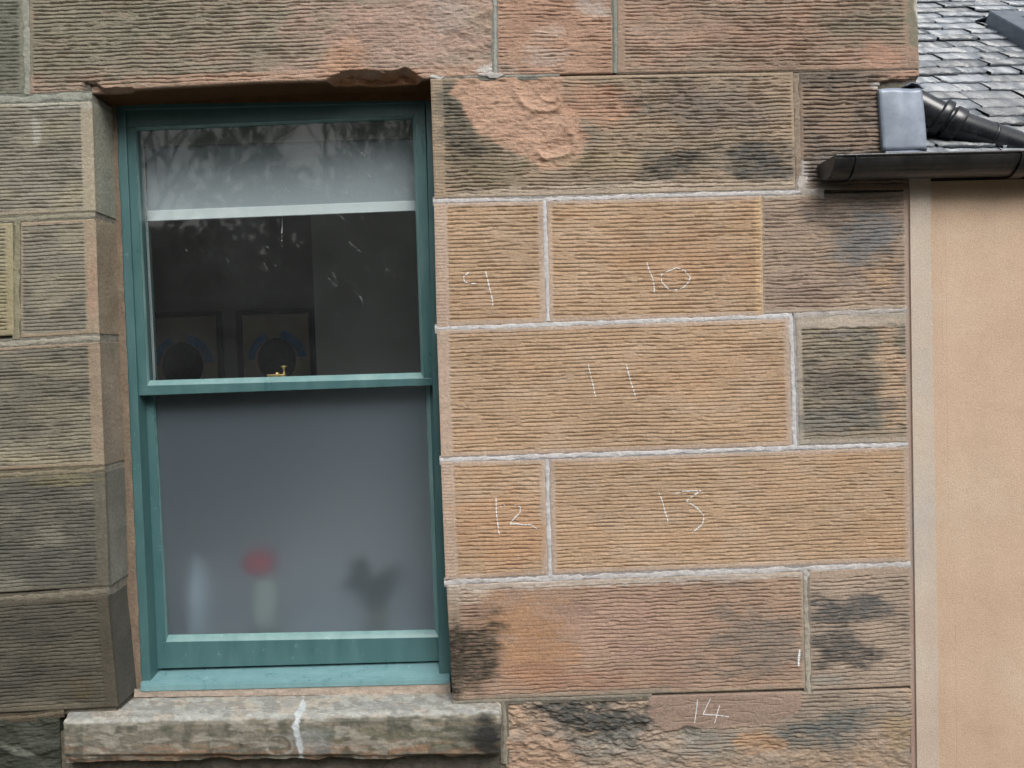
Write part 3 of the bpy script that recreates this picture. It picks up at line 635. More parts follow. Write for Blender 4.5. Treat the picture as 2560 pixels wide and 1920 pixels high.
# ---------------------------------------------------------------- stone sill
def stone_sill():
    # profile nodes: (left px, right px, depth)
    prof = [((322, 1741), (1140, 1730), 0.100), ((240, 1783), (1253, 1757), 0.0), ((166, 1795), (1254, 1772), -0.03), ((157, 1805), (1255, 1783), -0.044),
            ((155, 1818), (1254, 1795), -0.052), ((156, 1860), (1253, 1838), -0.054), ((160, 1902), (1252, 1882), -0.052), ((164, 1914), (1252, 1896), -0.046), ((180, 1914), (1250, 1896), 0.02)]
    prof[1] = ((170, 1784), (1253, 1757), 0.0)
    prof[0] = ((215, 1745), (1198, 1729), 0.100)
    pts = [(at(*a, y), at(*b_, y), a, b_, y) for a, b_, y in prof]
    # resample profile
    seg = [(pts[i][0]-pts[i+1][0]).length for i in range(len(pts)-1)]; cs = np.r_[0, np.cumsum(seg)]
    nv = 170; nu = 420; tv = np.linspace(0, cs[-1], nv)
    Lc = np.array([np.interp(tv, cs, [p[0][k] for p in pts]) for k in range(3)]).T
    Rc = np.array([np.interp(tv, cs, [p[1][k] for p in pts]) for k in range(3)]).T
    Lp = np.array([np.interp(tv, cs, [p[2][k] for p in pts]) for k in range(2)]).T
    Rp = np.array([np.interp(tv, cs, [p[3][k] for p in pts]) for k in range(2)]).T
    s = np.linspace(0, 1, nu)
    co = Lc[:, None, :]*(1-s)[None, :, None]+Rc[:, None, :]*s[None, :, None]
    pp = Lp[:, None, :]*(1-s)[None, :, None]+Rp[:, None, :]*s[None, :, None]
    px, py = pp[..., 0], pp[..., 1]; tt = np.tile(tv[:, None], (1, nu))
    # normals
    du = np.gradient(co, axis=1); dv = np.gradient(co, axis=0); nrm = np.cross(du, dv); nrm /= np.linalg.norm(nrm, axis=-1, keepdims=True)+1e-9
    if nrm[nv//2, nu//2, 1] > 0: nrm = -nrm
    d = (fbm(px/90, tt*30, 4, 301)-0.5)*0.0035 + (fbm(px/14, tt*160, 3, 302)-0.5)*0.0022
    low = sst(1878, 1898, py)*(py > 1800)
    d = d - low*0.009*fbm(px/60, py*0, 4, 303)*2*sst(0.0, 1, low)
    e = np.minimum(px-155, 1254-px); d = d - 0.008*np.clip(1-e/9, 0, 1)**2
    col = np.empty(px.shape+(3,)); col[...] = lin((120, 113, 98))
    def lay(mk, c):
        nonlocal col
        mk = np.clip(mk, 0, 1)[..., None]; col = col*(1-mk)+lin(c)*mk
    yf = 1810-(px-155)*0.022          # front top edge line
    fb = fbm(px/70, py/24, 5, 310); fh = fbm(px/160, py/9, 4, 311)
    lay(sst(.5, .62, fb)*.6, (104, 100, 82)); lay(sst(.52, .66, fh)*.6, (146, 130, 108))
    lay(sst(.5, .66, fbm(px/100, py/30, 4, 312))*sst(600, 800, px)*.6, (100, 100, 78))
    lay(sst(-50, -20, py-(1905-(px-155)*.018))*.75*sst(.35, .5, fbm(px/80, py/8, 3, 313)), (150, 114, 84))
    lay(sst(.48, .66, fbm(px/22, py/60, 4, 340))*.55, (76, 76, 66)); lay(sst(.54, .66, fbm(px/45, py/14, 5, 341))*.6, (160, 152, 136))
    top = sst(3, -7, py-yf+(fbm(px/24, px*0, 3, 314)-.5)*10)
    lay(top, (170, 168, 158)); lay(top*sst(.48, .62, fbm(px/50, py/16, 4, 315))*.8, (182, 168, 150)); lay(top*sst(.45, .6, fbm(px/20, py/10, 5, 342, .65))*.5, (118, 114, 104)); lay(top*sst(.55, .68, fbm(px/34, py/12, 4, 316))*.7, (152, 150, 144))
    lay(mask(px, py, ('g', 1215, 1835, 50, 50, 10, .5), 317)*.95, (44, 44, 44)); lay(mask(px, py, ('g', 1240, 1875, 40, 24, 10, .5), 318)*.9, (52, 50, 46))
    lay(mask(px, py, ('g', 1155, 1840, 50, 40, 0, .9), 319)*.5, (80, 78, 66)); lay(mask(px, py, ('g', 415, 1825, 26, 22, 0, .7), 320)*.6, (84, 88, 72))
    lay(mask(px, py, ('p', [(754, 1745), (760, 1765), (744, 1790), (740, 1815), (748, 1855), (752, 1912), (743, 1912), (738, 1860), (727, 1815), (731, 1795), (744, 1765)], 3, 8), 321)*.8, (204, 210, 212))
    lay(mask(px, py, ('g', 770, 1850, 60, 60, 0, .9), 322)*.35, (150, 156, 156))
    rr = np.hypot((px-690)/32, (py-1866)/26); lay(np.exp(-((rr-1+(fb-.5)*.5)/.14)**2)*.5, (166, 158, 148)); d = d - 0.002*sst(1, .8, rr)
    lay(mask(px, py, ('g', 1105, 1745, 40, 12, 10, .8), 323)*.6, (150, 128, 118))
    for cx_ in (600, 1040): lay(mask(px, py, ('g', cx_, 1893, 60, 5, -2, .6), 324+cx_)*.7, (64, 52, 46))
    co = co + nrm*d[..., None]
    f = 0.85+0.3*fbm(px/12, py/6, 3, 330)
    me = fast_mesh('stone_sill', co.reshape(-1, 3), grid_faces(nu, nv), np.clip((col*f[..., None]).reshape(-1, 3), 0, .85))
    o = link('stone_sill', me, M['stone_smooth'], building); o['label'] = 'projecting stone sill with a white drip and a black patch at its right end'
    # end faces
    for side in (0, -1):
        ring = co[:, side, :]; n = nv
        cen = ring.mean(0); V = np.concatenate([ring, cen[None]]); F = [(i, i+1, n, n) for i in range(n-1)]
        bmx = bmesh.new(); vs = [bmx.verts.new(v) for v in V]
        for i in range(n-1): bmx.faces.new((vs[i], vs[i+1], vs[n]))
        m2 = bpy.data.meshes.new('sill_end'); bmx.to_mesh(m2); bmx.free()
        a = m2.color_attributes.new('Col', 'FLOAT_COLOR', 'POINT')
        for dd in a.data: dd.color = (*lin((150, 148, 136)), 1)
        link('sill_end', m2, M['stone_smooth'], o)
stone_sill()

# ---------------------------------------------------------------- sash window
window = bpy.data.objects.new('sash_window', None); C.objects.link(window); window.parent = building
window.matrix_parent_inverse = building.matrix_world.inverted()
window['label'] = 'teal painted timber sash window with clear upper and frosted lower pane'
YF, YU, YG1, YL, YG2 = 0.112, 0.121, 0.136, 0.160, 0.176
def lerp(p, q, t): return (p[0]+(q[0]-p[0])*t, p[1]+(q[1]-p[1])*t)
def xat(p, q, y): return p[0]+(q[0]-p[0])*(y-p[1])/(q[1]-p[1])
# mortar fillet between stone and frame
def fillet(q, y0, y1, seed, col):
    p = [at(*a, y0) for a in q]
    nu, nv = 8, 160
    (a, b_, c, d_) = [np.array(v) for v in p]
    S, T = np.meshgrid(np.linspace(0, 1, nu), np.linspace(0, 1, nv))
    co = (a*(1-S)[..., None]+b_*S[..., None])*(1-T)[..., None]+(d_*(1-S)[..., None]+c*S[..., None])*T[..., None]
    co[..., 1] += y1*S + (fbm(T*60, S*3, 3, seed)-.5)*0.004
    co[..., 0] += (fbm(T*50, S, 3, seed+3)-.5)*0.003*(S > .8)
    c = lin(col)*(0.8+0.4*fbm(T*30, S*2, 4, seed+1))[..., None]
    me = fast_mesh('mortar_fillet', co.reshape(-1, 3), grid_faces(nu, nv), c.reshape(-1, 3))
    return link('mortar_fillet', me, M['mortar'], window)
fillet([(258, 250), (288, 262), (353, 1735), (322, 1745)], 0.104, 0.004, 50, (128, 108, 88))
fillet([(335, 1743), (335, 1722), (1126, 1704), (1126, 1734)], 0.092, 0.0, 51, (176, 156, 138))
f2 = fillet([(258, 262), (258, 238), (1110, 222), (1110, 250)], 0.104, 0.0, 52, (120, 84, 48))
# box frame
b = MB()
Lo0, Lo1 = (284, 250), (350, 1738); Li0, Li1 = (311, 262), (376, 1700)
b.quad_slab([Lo0, (Li0[0], 250), (Li1[0]+2, 1738), Lo1], YF, 0.24, 0.0018)
b.quad_slab([(1064, 232), (1150, 230), (1170, 1722), (1099, 1722)], YF, 0.24, 0.0018)
b.quad_slab([(300, 246), (1075, 228), (1075, 256), (300, 274)], YF+0.001, 0.24, 0.0018)
b.build('box_frame', M['teal'], window)
# parting beads
b = MB()
b.quad_slab([(Li0[0]+16, 960), (Li0[0]+38, 960), (386, 1690), (366, 1690)], 0.143, 0.2, 0.001)
b.build('parting_bead', M['teal'], window)
def sash(name, outer, inner, yf, yg, wp, bevel_bottom, label):
    """outer/inner px quads TL,TR,BR,BL at face depth; putty slopes from inner grown quad to the glass"""
    oTL, oTR, oBR, oBL = outer; TL, TR, BR, BL = inner
    wl, wt, wr, wb = wp
    fTL = (TL[0]-wl, TL[1]-wt); fTR = (TR[0]+wr, TR[1]-wt); fBR = (BR[0]+wr, BR[1]+wb); fBL = (BL[0]-wl, BL[1]+wb)
    b = MB(); yb = yf+0.04
    b.quad_slab([oTL, oTR, (oTR[0], fTR[1]), (oTL[0], fTL[1])], yf, yb, 0.0012)
    b.quad_slab([(oBL[0], fBL[1]), (oBR[0], fBR[1]), oBR, oBL], yf-0.0006, yb, 0.0012)
    b.quad_slab([(oTL[0], fTL[1]), fTL, fBL, (oBL[0], fBL[1])], yf, yb, 0.0006)
    b.quad_slab([fTR, (oTR[0], fTR[1]), (oBR[0], fBR[1]), fBR], yf, yb, 0.0006)
    s = b.build(name, M['teal'], window); s['label'] = label
    # putty (wavy hand-run slope)
    ff = [fTL, fTR, fBR, fBL]; gg = [TL, TR, BR, BL]
    b = MB()
    for i in range(4):
        a0, a1 = ff[i], ff[(i+1) % 4]; g0, g1 = gg[i], gg[(i+1) % 4]
        n = 40; prev = None
        for k in range(n+1):
            t = k/n; pa = lerp(a0, a1, t); pg = lerp(g0, g1, t)
            w = (random.random()-.5)*1.2 if 0 < k < n else 0
            dirx = (pg[0]-pa[0], pg[1]-pa[1]); L = math.hypot(*dirx) or 1
            pa2 = (pa[0]+dirx[0]/L*w, pa[1]+dirx[1]/L*w)
            A = b.bm.verts.new(at(*pa2, yf+0.0006)); Mi = b.bm.verts.new(at(*lerp(pa2, pg, .55), yf+(yg-yf)*.42)); G = b.bm.verts.new(at(*pg, yg+0.001))
            if prev: b.bm.faces.new((prev[0], A, Mi, prev[1])); b.bm.faces.new((prev[1], Mi, G, prev[2]))
            prev = (A, Mi, G)
    b.build('putty_line', M['putty'], window, True)
    return gg
UO = [(311, 270), (1063, 252), (1082, 963), (322, 990)]
UI = [(343, 327), (1031, 296), (1052, 931), (375, 951)]
sash('upper_sash', UO, UI, YU, YG1, (7, 8, 7, 14), 0, 'upper sash with thick glossy putty along its meeting rail')
LO = [(348, 960), (1095, 950), (1120, 1652), (372, 1672)]
LI = [(388, 960), (1062, 950), (1086, 1573), (421, 1586)]
sash('lower_sash', LO, LI, YL, YG2, (6, 6, 11, 20), 0, 'lower sash with a deep bottom rail')
def pane(q, y, th, mat, name, label, parent):
    p = [at(*a, y) for a in q]; b = MB(); b.slab(p, (0, th, 0)); o = b.build(name, mat, parent); o['label'] = label; return o
g1 = pane([(341, 322), (1034, 291), (1055, 935), (373, 955)], YG1, 0.0001, M['glass'], 'clear_pane', 'clear upper pane with reflected bare branches', window)
# single sheet: keep only the front face
bm = bmesh.new(); bm.from_mesh(g1.data); bm.faces.ensure_lookup_table()
keep = [f for f in bm.faces if abs(f.normal.y) > .9]; keep.sort(key=lambda f: f.calc_center_median().y)
bmesh.ops.delete(bm, geom=[f for f in bm.faces if f is not keep[0]], context='FACES'); bm.to_mesh(g1.data); bm.free()
g2 = pane([(384, 955), (1066, 945), (1089, 1577), (418, 1590)], YG2, 0.004, M['frosted'], 'frosted_pane', 'frosted lower pane blurring the ornaments behind it', window)
# timber sill
b = MB()
b1, b2 = at(352, 1673, YL+0.02), at(1125, 1650, YL+0.02)
f1, f2_ = at(352, 1713, 0.088), at(1124, 1696, 0.088)
d1, d2 = at(350, 1730, 0.089), at(1124, 1711, 0.089)
e1, e2 = Vector((b1.x, b1.y, d1.z)), Vector((b2.x, b2.y, d2.z))
vs = [b.bm.verts.new(p) for p in (b1, b2, f1, f2_, d1, d2, e1, e2)]
for ix in ((0, 1, 3, 2), (2, 3, 5, 4), (4, 5, 7, 6), (6, 7, 1, 0), (0, 2, 4, 6), (1, 7, 5, 3)): b.bm.faces.new([vs[i] for i in ix])
bmesh.ops.bevel(b.bm, geom=list(b.bm.edges), offset=0.002, segments=2, affect='EDGES')
o = b.build('timber_sill', M['teal_sill'], window); o['label'] = 'pale teal timber sill under the lower sash'
# brass sash fastener on the meeting rail
c0 = at(694, 942, YU+0.028)
b = MB(); b.box((c0.x-0.002, c0.y, c0.z+0.002), (0.046, 0.018, 0.010), 0.001)
b.lathe((c0.x-0.001, c0.y, c0.z+0.007), [(0.006, 0), (0.006, 0.003), (0.003, 0.005)], 14)
p = c0 + Vector((0.017, 0, 0.006))
b.lathe(tuple(p), [(0.0045, 0), (0.003, 0.004), (0.002, 0.012), (0.0035, 0.016), (0.0085, 0.0205), (0.0082, 0.022)], 16)
b.build('sash_lock', M['brass'], window, True)
# rain streaks on the upper pane
b = MB()
def streak(px, py, dx, dy, w=0.6):
    n = max(3, int(math.hypot(dx, dy)/5))
    for k in range(n):
        if random.random() < .3: continue
        t = k/n; x = px+dx*t+(random.random()-.5)*1.6; y = py+dy*t
        L = math.hypot(dx, dy); ex, ey = dx/L*3.4*random.uniform(.4, 1), dy/L*3.4*random.uniform(.4, 1)
        ww = w*random.uniform(.4, 1)
        nx, ny = -ey/3.4*ww, ex/3.4*ww
        b.slab([at(x-nx, y-ny, YG1-.0008), at(x+nx, y+ny, YG1-.0008), at(x+ex+nx, y+ey+ny, YG1-.0008), at(x+ex-nx, y+ey-ny, YG1-.0008)], (0, .0005, 0))
for s_ in [(706, 545, -2, 70, 1.4), (690, 588, 18, 30), (742, 610, 12, 24), (845, 536, 36, 28), (875, 606, 28, 26), (655, 650, 16, 26), (564, 640, 12, 26), (825, 672, 22, 34), (822, 696, 20, 22),
           (875, 706, 14, 26), (900, 740, 10, 20), (915, 668, 20, 12), (962, 668, 26, 24), (835, 776, 6, 16), (842, 774, 6, 16), (826, 880, 6, 14), (848, 888, 8, 12), (862, 906, 12, 20), (890, 372, 30, 22),
           (915, 432, 22, 18), (500, 622, 10, 10), (680, 656, 10, 10), (752, 536, 16, 8), (820, 508, 12, 10)]: streak(*s_)
for k in range(10):
    x, y = random.uniform(400, 1020), random.uniform(340, 900); streak(x, y, random.uniform(2, 12), random.uniform(6, 16), .5)
b.build('rain_streaks', M['chalk'], window)['kind'] = 'stuff'

# ---------------------------------------------------------------- chalk numbers
def chalk(blk, strokes, lab=None, digits=None, **kw):
    if digits is None: digits = [[k] for k in range(len(strokes))]
    for k, g in enumerate(digits):
        chalk1(blk, [strokes[i] for i in g], lab='chalk digit '+lab.split()[-1][k] if lab else None, **kw)
def chalk1(blk, strokes, name='chalk_digit', width=1.5, thr=0.35, keep=.92, lab=None, col=None):
    b = MB(); rnd = random.Random(len(strokes)*7+int(strokes[0][0][0]))
    for st in strokes:
        for (x0, y0), (x1, y1) in zip(st, st[1:]):
            L = math.hypot(x1-x0, y1-y0); n = max(1, int(L/1.7))
            for k in range(n):
                t0, t1 = k/n, (k+1.25)/n
                mx, my = x0+(x1-x0)*(t0+t1)/2, y0+(y1-y0)*(t0+t1)/2
                yt = blk.ytop(mx)
                h = float(blk.ev(np.array([mx]), np.array([my]), False)[0])
                hu = float(np.max(blk.ev(np.array([mx]*9), my+np.linspace(-7, 7, 9), False)))
                if h < hu-0.0022*(1-thr) - .0002: continue
                if rnd.random() > keep: continue
                w = width*rnd.uniform(.45, 1.0); ex, ey = (x1-x0)/L, (y1-y0)/L; nx, ny = -ey*w, ex*w
                ax, ay = x0+(x1-x0)*t0+rnd.uniform(-.5, .5), y0+(y1-y0)*t0; bx, by = x0+(x1-x0)*t1+rnd.uniform(-.5, .5), y0+(y1-y0)*t1
                q = []
                for X, Y in ((ax-nx, ay-ny), (ax+nx, ay+ny), (bx+nx, by+ny), (bx-nx, by-ny)):
                    hh = float(blk.ev(np.array([X]), np.array([Y]), False)[0]); p = at(X, Y, 0); p.y = -max(hh, h)-.0007; q.append(p)
                b.slab(q, (0, .0009, 0))
    o = b.build(name, M['chalk'], blk.obj)
    if lab: o['label'] = lab
chalk(B['n9'], [[(1198, 676), (1172, 680), (1159, 692), (1161, 705), (1180, 709), (1207, 707)], [(1213, 675), (1219, 698), (1224, 721), (1230, 744), (1233, 766)]], lab='chalk 9', digits=[[0, 1]])
chalk(B['n10'], [[(1617, 655), (1623, 677), (1631, 694), (1635, 713), (1636, 733)], [(1654, 705), (1653, 692), (1654, 686), (1670, 678), (1691, 669), (1712, 677), (1726, 694), (1720, 707), (1708, 719), (1689, 725), (1670, 722), (1654, 705)]], lab='chalk 10')
chalk(B['n11'], [[(1471, 912), (1477, 941), (1483, 964), (1488, 991)], [(1566, 912), (1575, 949), (1583, 972), (1588, 989)]], lab='chalk 11')
chalk(B['n12'], [[(1240, 1244), (1241, 1284), (1244, 1304), (1246, 1324), (1249, 1336)], [(1251, 1267), (1261, 1263), (1274, 1265), (1290, 1263), (1301, 1267), (1300, 1281), (1290, 1291), (1279, 1303), (1275, 1310), (1293, 1309), (1308, 1312), (1326, 1311), (1342, 1321)]], lab='chalk 12')
chalk(B['n13'], [[(1646, 1228), (1656, 1253), (1662, 1277), (1670, 1304)], [(1689, 1234), (1708, 1228), (1752, 1226), (1735, 1238), (1716, 1252), (1743, 1270), (1760, 1290), (1756, 1311), (1731, 1331)]], lab='chalk 13')
chalk(B['c6'], [[(1744, 1750), (1741, 1778), (1737, 1806)], [(1776, 1748), (1766, 1768), (1758, 1786), (1789, 1788), (1822, 1792)], [(1799, 1764), (1793, 1785), (1787, 1808)]], thr=-3, lab='chalk 14', digits=[[0], [1, 2]], width=1.1)
chalk(B['c5a'], [[(1999, 1624), (1997, 1645), (1996, 1664)]], name='white_drip', width=3.0, thr=-3, keep=1)
# hairline cracks in the smooth repair
# ---------------------------------------------------------------- room behind the window
lw = at(250, 200, .24); rw = at(1210, 1750, .24)
room = MB()
xa, xb, za, zb, ya, yb = -1.6, 0.9, 0.55, 2.45, 0.235, 1.75
bk = 0.02
room.slab([(xa, yb, zb), (xb, yb, zb), (xb, yb, za), (xa, yb, za)], (0, bk, 0))
room.slab([(xa, ya, zb), (xa+.01, ya, zb), (xa+.01, ya, za), (xa, ya, za)], (0, yb-ya, 0))
room.slab([(xb, ya, zb), (xb+.01, ya, zb), (xb+.01, ya, za), (xb, ya, za)], (0, yb-ya, 0))
room.slab([(xa, ya, zb+.01), (xb, ya, zb+.01), (xb, ya, zb), (xa, ya, zb)], (0, yb-ya, 0))
room.slab([(xa, ya, za), (xb, ya, za), (xb, ya, za-.01), (xa, ya, za-.01)], (0, yb-ya, 0))
wl_, wr_ = at(300, 900, .235).x, at(1125, 900, .235).x
wt_, wb_ = at(700, 235, .235).z, at(700, 1690, .235).z
for (p0, p1, q0, q1) in ((xa, wl_, za, zb), (wr_, xb, za, zb), (wl_, wr_, wt_, zb), (wl_, wr_, za, wb_)):
    room.slab([(p0, ya, q1), (p1, ya, q1), (p1, ya, q0), (p0, ya, q0)], (0, .012, 0))
o = room.build('room_wall', M['room'], building); o['label'] = 'dim room walls seen through the glass'
xp = at(783, 700, 1.35).x
o = MB().slab([(xp, 1.35, zb-.001), (xb-.001, 1.35, zb-.001), (xb-.001, 1.35, za+.001), (xp, 1.35, za+.001)], (0, .38, 0)).build('room_wall', M['room_pale'], building)
o['label'] = 'paler projecting wall inside at the right'
# window board inside, made deep and pale to brighten the frosted pane
zbrd = at(700, 1592, .2).z
MB().box(((wl_+wr_)/2, .545, zbrd-.012), (wr_-wl_+.3, .60, .02), .002).build('window_board', simple('white_gloss_board', (.8, .8, .8), (.84, .84, .84), .4, 5, .5, 0, 0), building)

def framed(px0, py0, px1, py1, y, label, dx=0):
    a, c = at(px0, py0, y), at(px1, py1, y); w = c.x-a.x; x0, x1, z1, z0 = a.x, c.x, a.z, a.z-w*1.3
    t = thing('framed_picture', label, 'picture', ((x0+x1)/2, y+.03, z0), 'framed pictures on the room wall')
    fwd = .022; b = MB()
    for q in ((x0, x1, z1-fwd, z1), (x0, x1, z0, z0+fwd), (x0, x0+fwd, z0+fwd, z1-fwd), (x1-fwd, x1, z0+fwd, z1-fwd)):
        b.slab([(q[0], y, q[3]), (q[1], y, q[3]), (q[1], y, q[2]), (q[0], y, q[2])], (0, .025, 0), .001)
    b.build('frame', M['picframe'], t)
    b = MB(); b.slab([(x0+fwd, y+.014, z1-fwd), (x1-fwd, y+.014, z1-fwd), (x1-fwd, y+.014, z0+fwd), (x0+fwd, y+.014, z0+fwd)], (0, .004, 0)); b.build('print', M['paper'], t)
    cx, cz, r = (x0+x1)/2+dx, z1-w*.66, w*.25
    def disc(rx, rz, yy, cxx, czz, a0=0, a1=360, inner=0):
        b = MB(); n = 36
        for k in range(n):
            t0, t1 = R(a0+(a1-a0)*k/n), R(a0+(a1-a0)*(k+1)/n)
            wv = 1+.07*math.sin(7*t0)
            b.face([(cxx+rx*inner*math.cos(t0), yy, czz+rz*inner*math.sin(t0)), (cxx+rx*inner*math.cos(t1), yy, czz+rz*inner*math.sin(t1)), (cxx+rx*math.cos(t1), yy, czz+rz*math.sin(t1)), (cxx+rx*math.cos(t0), yy, czz+rz*math.sin(t0))]) if inner else b.face([(cxx, yy, czz), (cxx+rx*math.cos(t1), yy, czz+rz*math.sin(t1)), (cxx+rx*math.cos(t0), yy, czz+rz*math.sin(t0))])
        return b
    disc(r, r*1.15, y+.0125, cx, cz).build('head_drawing', M['inkdark'], t)
    disc(r*1.55, r*1.55, y+.0120, cx, cz, 5, 78, .72).build('blue_stroke', M['inkblue'], t)
    disc(r*1.5, r*1.5, y+.0120, cx, cz, 112, 178, .76).build('blue_stroke', M['inkblue'], t)
framed(345, 783, 551, 0+783, 1.70, 'left of two black framed portrait prints behind the upper pane')
framed(589, 776, 782, 776, 1.70, 'right of two black framed portrait prints, next to the pale wall')

# roller blind
yb_ = .208
bl = thing('roller_blind', 'grey roller blind half lowered with a pale bottom bar behind the upper pane', 'blind', tuple(at(700, 545, yb_)))
q = [(366, 240), (1100, 215), (1100, 502), (367, 528)]
p = [at(*a, yb_) for a in q]; MB().slab(p, (0, .001, 0)).build('fabric', M['blind'], bl)
MB().quad_slab([(365, 527), (1100, 499), (1100, 524), (366, 553)], yb_-.004, yb_+.006, .0015).build('bottom_bar', M['bar'], bl)
a, c = at(330, 350, .245), at(1090, 322, .245)
M['pelmet'] = simple('speckled_pelmet', (0.24, 0.25, 0.25), (0.38, 0.40, 0.40), 0.8, 40, 0.2, 0, 0, 0, 0.24, 0.32)
MB().quad_slab([(330, 250), (1100, 222), (1100, 341), (330, 366)], .196, .200).build('pelmet', M['pelmet'], bl)
b = MB()
for k in range(95):
    y = 375+k*6.1; x = xat((352, 375), (381, 955), y)
    if y > 948: break
    c = at(x+7, y, .188); b.lathe((c.x, c.y, c.z-.0022), [(.0006, 0), (.0022, .0012), (.0022, .0032), (.0006, .0044)], 8)
b.build('bead_chain', M['bead'], bl)
MB().quad_slab([(346, 352), (357, 352), (388, 955), (376, 955)], .192, .194).build('pale_strip', M['bar'], bl)  # plain pale strip behind the bead chain

# ornaments behind the frosted pane
def orn(name, label, cat, px, yy, group=None):
    c = at(px, 1590, yy); c.z = zbrd-.001; return thing(name, label, cat, tuple(c), group), c
YO = .25
t, c = orn('white_bottle', 'white bottle standing behind the frosted pane at the left', 'bottle', 500, YO)
w_ = simple('white_ceramic', (.75, .76, .75), (.82, .82, .8), .3, 10, .5, 0, 0)
MB().lathe(c, [(.031, 0), (.033, .01), (.033, .135), (.028, .15), (.017, .165), (.015, .21), (.016, .215)]).build('bottle_body', w_, t, True)
MB().lathe(c+Vector((0, 0, .216)), [(.014, 0), (.014, .02), (.010, .024)]).build('cap', simple('grey_cap', (.2, .22, .24), (.25, .27, .3), .4, 10, .5, 0, 0), t, True)
t, c = orn('cream_vase', 'cream vase holding a red bloom behind the frosted pane', 'vase', 668, YO)
MB().lathe(c, [(.036, 0), (.040, .03), (.041, .10), (.037, .125), (.034, .14), (.034, .145)]).build('vase_body', simple('cream_ceramic', (.72, .70, .55), (.8, .78, .62), .35, 10, .5, 0, 0), t, True)
b = MB()
rr = random.Random(3)
for k in range(26):
    a_, e_ = rr.uniform(0, 6.28), rr.uniform(-.6, 1.5); d = Vector((math.cos(a_)*math.cos(e_), math.sin(a_)*math.cos(e_), math.sin(e_)))
    q = c+Vector((-.012, 0, .178))+d*.022; s_ = d.orthogonal().normalized()*.014; u_ = d.cross(s_)
    b.face([q-s_*.8, q+u_*.7+d*.006, q+s_*.8, q-u_*.7+d*.006])
b.lathe(c+Vector((-.012, 0, .16)), [(.008, 0), (.040, .008), (.046, .028), (.038, .052), (.010, .064)]); b.build('red_bloom', simple('red_petals', (.75, .02, .04), (.85, .04, .07), .6, 40, .3, 0, 0), t)
t, c = orn('potted_plant', 'dark leafy plant in a small yellow pot behind the frosted pane', 'plant', 945, YO+.01)
MB().lathe(c, [(.026, 0), (.03, .004), (.034, .03), (.036, .032), (.03, .034)]).build('pot', simple('yellow_pot', (.42, .36, .16), (.5, .44, .2), .4, 10, .5, 0, 0), t, True)
b = MB()
for (dx_, dz_, L_) in ((-.085, .17, 1), (-.06, .15, 1), (-.03, .12, 1), (.0, .13, 1), (.035, .15, 1), (.065, .17, 1), (-.1, .135, 1), (.08, .13, 1), (-.045, .19, 1)):
    for s_ in range(3):
        y_ = rr.uniform(-.02, .02); q0 = c+Vector((0, 0, .03)); q3 = c+Vector((dx_+rr.uniform(-.01, .01), y_, dz_+rr.uniform(-.02, .02)))
        q1 = q0.lerp(q3, .35)+Vector((0, y_, .02)); q2 = q0.lerp(q3, .7)+Vector((0, y_, .02)); wv = Vector((.011, .004, .006))
        b.face([q0, q1-wv, q2-wv, q3, q2+wv, q1+wv])
b.build('leaves', simple('dark_leaves', (.012, .03, .016), (.025, .055, .025), .5, 30, .4, 0, 0), t)
t, c = orn('brass_ornament', 'small brass ornament glimpsed between the bottle and vase', 'ornament', 585, .225)
b = MB(); b.lathe(c, [(.008, 0), (.009, .004), (.004, .008), (.007, .014), (.003, .02)]); b.box((c.x-.03, c.y, c.z+.004), (.05, .012, .008), .002); b.build('ornament_body', M['brass'], t, True)

# ---------------------------------------------------------------- rendered extension
ext = thing('rendered_extension', 'peach rendered lean-to with a wet slate roof and black gutter, right of the stone', 'house', tuple(at(2500, 2580, .02)))
zg = at(2300, 385, 0).z
MB().quad_slab([(2300, 396), (4600, 350), (4600, 2640), (2320, 2610)], .004, .25).build('rendered_wall', M['render'], ext)['label'] = 'peach coloured render'
def strip(xs0, xs1, y, name, mat, label=None, th=.2):
    """vertical strip between two px polylines (x at several y)"""
    b = MB(); ys = [v for _, v in xs0]
    for k in range(len(ys)-1):
        b.quad_slab([(xs0[k][0], ys[k]), (xs1[k][0], ys[k]), (xs1[k+1][0], ys[k+1]), (xs0[k+1][0], ys[k+1])], y, y+th)
    bmesh.ops.remove_doubles(b.bm, verts=b.bm.verts, dist=1e-5)
    o = b.build(name, mat, ext)
    if label: o['label'] = label
YS = [400, 700, 1000, 1300, 1600, 1925, 2610]
e0 = [(x, y) for x, y in zip((2265, 2268, 2272, 2276, 2280, 2285, 2295), YS)]
e1 = [(x, y) for x, y in zip((2274, 2277, 2281, 2285, 2289, 2293, 2303), YS)]
e2 = [(x, y) for x, y in zip((2322, 2325, 2330, 2336, 2341, 2345, 2352), YS)]
strip([(x-6, y) for x, y in e0], [(x+2, y) for x, y in e1], .0012, 'edge_fillet', M['bandedge'])
strip(e1, [(x+4, y) for x, y in e2], -.004, 'corner_band', M['band'], 'smooth grey cement band along the stone')
for pts_ in ([(2362, 520), (2366, 760), (2369, 1000), (2372, 1300)], [(2388, 1560), (2391, 1750), (2392, 1925)], [(2352, 640), (2355, 780), (2357, 900)]):
    b = MB(); b.tube([at(x+random.uniform(-1, 1), y, .0042) for x, y in pts_], .00035, 6); b.build('hairline_crack', M['bandedge'], ext)
